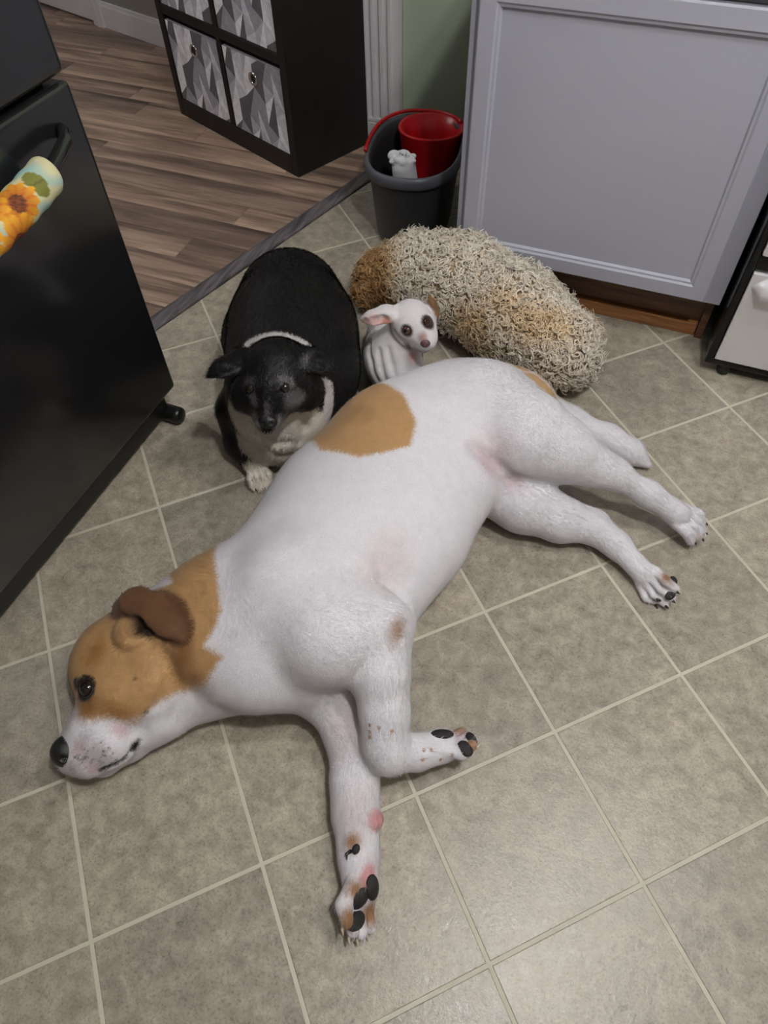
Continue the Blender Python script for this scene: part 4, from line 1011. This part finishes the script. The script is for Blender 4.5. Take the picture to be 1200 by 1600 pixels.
# ================================================================== SMALL WHITE DOG
room_point = P
def small_dog():
    P = lambda u, v, z: room_point(u, v, z - .018) + np.array([.007, .012, 0])            # heights lowered and points nudged right and back to keep dog meshes apart
    root = empty('dog', tuple(P(600, 600, 0.0))); tag(root, 'small white dog with big ears sitting between the black dog and the curly dog', 'dog')
    b = Body((-0.50, 0.50, -0.02), (-0.05, 1.05, 0.44), 0.0025)
    b.chain([(P(606, 530, .085), .074), (P(608, 558, .12), .076), (P(608, 572, .165), .068)], 0.04)
    b.chain([(P(602, 560, .17), .066), (P(616, 540, .225), .048), (P(630, 520, .265), .043)], 0.03, g='neck')
    fa, fb = P(622, 590, .14), P(602, 592, .13); b.chain([(fa, .040), (fa + np.array([0, .015, -.07]), .024), (fa + np.array([0, .01, -.115]), .022)], 0.03, g='leg')
    b.chain([(fb, .036), (fb + np.array([0, .02, -.07]), .024), (fb + np.array([0, .01, -.105]), .022)], 0.03, g='leg')
    hc = P(635, 505, .305)
    b.cone(hc, P(641, 508, .305), .053, .050, 0.02, g='head')
    b.chain([(P(650, 518, .300), .034), (P(658, 530, .292), .024), (P(663, 537, .288), .016)], 0.022, g='head')
    b.chain([(P(638, 534, .268), .025), (P(655, 546, .264), .015)], 0.012, g='jaw')
    # wide near ear: a thin shell hollowed on the camera side; far ear folded back
    b.chain([(P(614, 493, .325), .022), (P(596, 494, .335), .025), (P(576, 500, .330), .021), (P(562, 502, .322), .010)], 0.008, 0.70, .328, 'ear')
    for q, rr in (((600, 500), (.018, .014, .012)), ((586, 502), (.020, .014, .012)), ((572, 504), (.016, .011, .010))):
        h_, n_ = b.hit(*q); b.ell(h_ + n_ * .003, rr, 0.006, sub=True)
    b.chain([(P(672, 494, .322), .014), (P(669, 478, .345), .010), (P(663, 464, .362), .003)], 0.008, g='farear')
    eyes = [b.hit(635, 517), b.hit(669, 503)]
    for e, n in eyes: b.ell(e + n * .003, (.013, .011, .011), 0.006, sub=True)
    for l in (((578, 535), (580, 565), (590, 595)), ((592, 548), (596, 575), (604, 598)), ((606, 545), (612, 570), (618, 590)), ((613, 528), (628, 545), (645, 562)), ((617, 520), (634, 536), (648, 550))):
        hs = [b.hit(*q) for q in l]
        for (a, an), (c, cn) in zip(hs[:-1], hs[1:]): b.cone(a + an * .002, c + cn * .002, .003, .003, 0.012, sub=True)
    b.floor_cut(); V, Q = b.surface(); dirs, grp = b.skin(V); H = b.H; at = {}
    at['pink'] = np.maximum.reduce([ball(V, H(645, 556), (.018, .016, .02)), ball(V, H(586, 503), (.024, .012, .02)), ball(V, H(572, 504), (.014, .010, .014))])
    at['pinker'] = ball(V, H(604, 504), (.013, .014, .016))
    at['ear'] = np.minimum(np.minimum(grp['head'], grp['neck']) - grp['farear'], .02) - .002
    at['dark'] = np.maximum(ball(V, eyes[0][0], (.0165, .0135, .016)), ball(V, eyes[1][0], (.020, .017, .020)))
    at['muz'] = np.maximum(ball(V, H(660, 552), (.016, .014, .016)), np.minimum(np.minimum(grp['head'] - grp['jaw'] - .008, .004 - grp['jaw']), .01))
    at['nosepink'] = ball(V, H(660, 527), (.010, .010, .012))
    mat = coat('white_smooth_coat', lin(220, 217, 220), [('pink', lin(208, 172, 168), .010, .010), ('pinker', lin(204, 152, 132), .006, .006), ('muz', lin(134, 104, 98), .012, .010), ('nosepink', lin(170, 136, 132), .008, .008), ('ear', lin(120, 88, 60), .010, .006), ('dark', lin(58, 45, 40), .006, .004)], fur=0.2)
    link('body', quads_mesh('body', V, Q, at), mat, root)
    fur(b, V, Q, at, dirs, 16000, .006, .0004, mat, root, 5)
    for i, (e, n) in enumerate(eyes): eyeball('eye', e - n * .0055, n + np.array([.1, -.5, .6]) * .6, .0115, M['eye_brown'], root, M['pupil'])
    nz, nn = b.hit(664, 537)
    def nose(bb):
        c = nz - nn * .005; bb.ell(c, (.0135, .012, .012), 0.004)
        for uu in (660, 667):
            h_ = bb.hit(uu, 541); bb.ell(h_[0], (.003, .003, .0035), 0.002, sub=True)
    small('nose', nose, nz - .035, nz + .035, .0014, M['nose_brown'], root)

# ================================================================== CURLY DOG
def curly_dog():
    root = empty('dog', tuple(P(760, 520, 0.0))); tag(root, 'cream and apricot curly-coated dog lying against the grey cabinet', 'dog')
    b = Body((-0.66, 0.80, -0.02), (0.36, 1.36, 0.36), 0.006)
    b.chain([(P(655, 430, .125), .112), (P(720, 445, .135), .122), (P(800, 492, .135), .120), (P(870, 545, .12), .105)], 0.05)
    b.chain([(P(650, 430, .12), .095), (P(600, 435, .09), .068), (P(580, 455, .06), .050)], 0.03)
    b.chain([(P(860, 560, .08), .07), (P(895, 575, .06), .05)], 0.03)
    b.floor_cut(); V, Q = b.surface()
    tanm = np.maximum.reduce([ball(V, P(590, 430, .13), (.10, .10, .12)), ball(V, P(770, 460, .27), (.11, .055, .06)), ball(V, P(840, 490, .25), (.10, .05, .08)), ball(V, P(720, 510, .15), (.10, .05, .08)), ball(V, P(915, 530, .12), (.05, .05, .06))])
    a = N('curly_skin'); a.set(Base_Color=lin(190, 166, 134), Roughness=0.9); a.bump(a.noise(a.pos(), 160, 4, 0.7), 1.0, 0.012); skin = a.m
    body = link('body', quads_mesh('body', V, Q), skin, root)
    nrm = b.normals(V, Q)
    # locks: corkscrew tubes rooted over the body
    fn = np.cross(V[Q[:, 2]] - V[Q[:, 0]], V[Q[:, 3]] - V[Q[:, 1]]); ar = np.linalg.norm(fn, axis=1)
    NL, NS = 6400, 14
    qi = np.minimum(np.searchsorted(np.cumsum(ar / ar.sum()), (np.arange(NL) + rng.random(NL)) / NL), len(Q) - 1); w = rng.random((NL, 2))
    q4 = V[Q[qi]]; n4 = nrm[Q[qi]]
    lerp = lambda t: (t[:, 0] * ((1 - w[:, :1]) * (1 - w[:, 1:])) + t[:, 1] * (w[:, :1] * (1 - w[:, 1:])) + t[:, 2] * (w[:, :1] * w[:, 1:]) + t[:, 3] * ((1 - w[:, :1]) * w[:, 1:]))
    p = lerp(q4); n = lerp(n4); n /= np.linalg.norm(n, axis=1)[:, None]
    keep = (p[:, 2] > 0.012) & (n[:, 2] > -0.5); p, n = p[keep], n[keep]; NL = len(p)
    tn = np.maximum.reduce([ball(p, P(590, 430, .13), (.10, .10, .12)), ball(p, P(770, 460, .27), (.11, .055, .06)), ball(p, P(840, 490, .25), (.10, .05, .08)), ball(p, P(720, 510, .15), (.10, .05, .08)), ball(p, P(915, 530, .12), (.05, .05, .06))])
    # clumped lean direction from a coarse hash field
    cell = np.floor(p / 0.022).astype(int); hsh = (cell[:, 0] * 73856093 ^ cell[:, 1] * 19349663 ^ cell[:, 2] * 83492791) & 0xffff
    r2 = np.random.default_rng(5).normal(size=(65536, 3)); lean = r2[hsh] * 0.6 + rng.normal(size=(NL, 3)) * 0.35
    lean -= n * (lean * n).sum(1)[:, None]; lean += np.array([0, 0, -0.25])
    d = n * 0.62 + lean * 0.55; d /= np.linalg.norm(d, axis=1)[:, None]
    e1 = np.cross(d, rng.normal(size=(NL, 3))); e1 /= np.linalg.norm(e1, axis=1)[:, None]; e2 = np.cross(d, e1)
    STR = 3                                                     # strands per lock
    ln = rng.uniform(0.016, 0.034, NL); cr = rng.uniform(0.0075, 0.0135, NL); turns = rng.uniform(0.9, 1.6, NL) * np.where(rng.random(NL) < .5, -1, 1)
    ph = rng.uniform(0, 6.28, NL); lockshade = rng.uniform(0, 1, NL)
    rep = lambda A: np.repeat(A, STR, 0)
    p, n, d, e1, e2, tn = rep(p), rep(n), rep(d), rep(e1), rep(e2), rep(tn); NL *= STR
    ln = rep(ln) * rng.uniform(.85, 1.15, NL); cr = rep(cr) * rng.uniform(.84, 1.14, NL); turns = rep(turns) * rng.uniform(.93, 1.07, NL); ph = rep(ph) + rng.normal(size=NL) * .12
    p = p + rng.normal(size=(NL, 3)) * .0013; lockshade = np.clip(rep(lockshade) + rng.normal(size=NL) * .15, 0, 1)
    t = np.linspace(0, 1, NS)
    ang = ph[:, None] + turns[:, None] * 2 * np.pi * t[None]
    env = np.minimum(1, t * 2.6)[None] * cr[:, None] * (1 - 0.25 * t[None])
    ctr = p[:, None] - n[:, None] * 0.004 + d[:, None] * (ln[:, None] * t[None])[..., None]
    pts = ctr + e1[:, None] * (env * np.cos(ang))[..., None] + e2[:, None] * (env * np.sin(ang))[..., None]
    pts[..., 2] = np.maximum(pts[..., 2], 0.003); pts[..., 1] = np.minimum(pts[..., 1], np.where(pts[..., 2] > 0.14, 1.256, 1.340))
    tg = np.gradient(pts, axis=1); tg /= np.maximum(np.linalg.norm(tg, axis=2), 1e-9)[..., None]
    s1 = np.cross(tg, d[:, None]); s1 /= np.maximum(np.linalg.norm(s1, axis=2), 1e-9)[..., None]; s2 = np.cross(tg, s1)
    rad = (rng.uniform(0.0013, 0.0020, NL)[:, None] * (1 - 0.7 * t[None] ** 2))[..., None]
    K = 3
    ring_ = np.stack([pts + (s1 * math.cos(2 * math.pi * k / K) + s2 * math.sin(2 * math.pi * k / K)) * rad for k in range(K)], 2)
    VV = ring_.reshape(-1, 3); base = (np.arange(NL) * NS * K)[:, None, None] + (np.arange(NS - 1) * K)[None, :, None] + np.arange(K)[None, None]
    nx = (np.arange(NS - 1) * K)[None, :, None] + ((np.arange(K) + 1) % K)[None, None] + (np.arange(NL) * NS * K)[:, None, None]
    QQ = np.stack([base, nx, nx + K, base + K], -1).reshape(-1, 4)
    tone = np.repeat(lockshade, NS * K); tanv = np.repeat(tn + rng.normal(size=NL) * .008, NS * K)
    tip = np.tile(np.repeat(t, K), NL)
    brn = np.repeat(ball(p, P(583, 445, .10), (.085, .10, .12)) + rng.normal(size=NL) * .006, NS * K)
    a = N('curly_fleece')
    mr = a.n('ShaderNodeMapRange', interpolation_type='SMOOTHSTEP'); a.put(mr.inputs[0], a.attr('tan').outputs['Fac']); mr.inputs[1].default_value = -.03; mr.inputs[2].default_value = .03
    mb = a.n('ShaderNodeMapRange', interpolation_type='SMOOTHSTEP'); a.put(mb.inputs[0], a.attr('brn').outputs['Fac']); mb.inputs[1].default_value = -.01; mb.inputs[2].default_value = .015
    sh = a.attr('tone').outputs['Fac']
    c = a.mix(mr.outputs[0], a.mix(sh, lin(232, 220, 198), lin(253, 248, 238)), a.mix(sh, lin(220, 186, 140), lin(244, 218, 178)))
    c = a.mix(mb.outputs[0], c, a.mix(sh, lin(158, 118, 74), lin(206, 164, 112)))
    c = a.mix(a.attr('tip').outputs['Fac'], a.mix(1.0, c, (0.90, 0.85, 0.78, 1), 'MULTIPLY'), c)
    a.set(Base_Color=c, Roughness=0.45); a.put(a.b.inputs['Specular IOR Level'], 0.4)
    tr = a.n('ShaderNodeBsdfTranslucent'); a.put(tr.inputs[0], c); ms = a.n('ShaderNodeMixShader', i_0=0.18, i_1=a.b.outputs[0], i_2=tr.outputs[0])
    a.t.links.new(ms.outputs[0], a.t.nodes['Material Output'].inputs[0])
    fme = quads_mesh('fleece', VV, QQ, {'tan': tanv, 'brn': brn, 'tone': tone, 'tip': tip})
    rn = np.stack([s1 * math.cos(2 * math.pi * k / K) + s2 * math.sin(2 * math.pi * k / K) for k in range(K)], 2) * 0.6 + n[:, None, None] * 0.65
    fme.normals_split_custom_set_from_vertices((rn / np.linalg.norm(rn, axis=3)[..., None]).reshape(-1, 3).astype(np.float32))
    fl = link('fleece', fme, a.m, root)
    tag(fl, 'cream and apricot corkscrew curls', None, None, 'stuff')

big_dog(); black_dog(); small_dog(); curly_dog()
# ---- white rag in the bucket ---------------------------------------------------------------
def rag():
    c = P(631, 250, .232); b = Body(c - np.array([.09, .09, .235]), c + .08, .003)
    b.cone(c + np.array([.01, .02, -.17]), c + np.array([0, 0, -.022]), .046, .040, .02); b.ell(c, (.040, .030, .020), .01); b.ell(P(615, 243, .238), (.020, .022, .016), .012)
    r = np.random.default_rng(21)
    for k in range(26):
        an = r.uniform(0, 6.28); rd = math.sqrt(r.random()); s_ = r.uniform(.006, .013); q = c + np.array([.046 * rd * math.cos(an), .034 * rd * math.sin(an), .018 * (1 - rd) + .006 * r.random()]); b.ell(q, (s_ * 1.3, s_, s_), .004)
    for k in range(12):
        q = c + np.array([r.uniform(-.03, .03), r.uniform(-.02, .02), .020]); an = r.uniform(0, 3.14); e = np.array([math.cos(an), math.sin(an), 0]) * .022
        b.cone(q - e, q + e, .003, .003, .006, sub=True)
    V, Q = b.surface(1); o = link('cleaning_rag', quads_mesh('cleaning_rag', V, Q), M['cloth'])
    tag(o, 'crumpled white rag lying inside the grey mop bucket', 'rag')
rag()
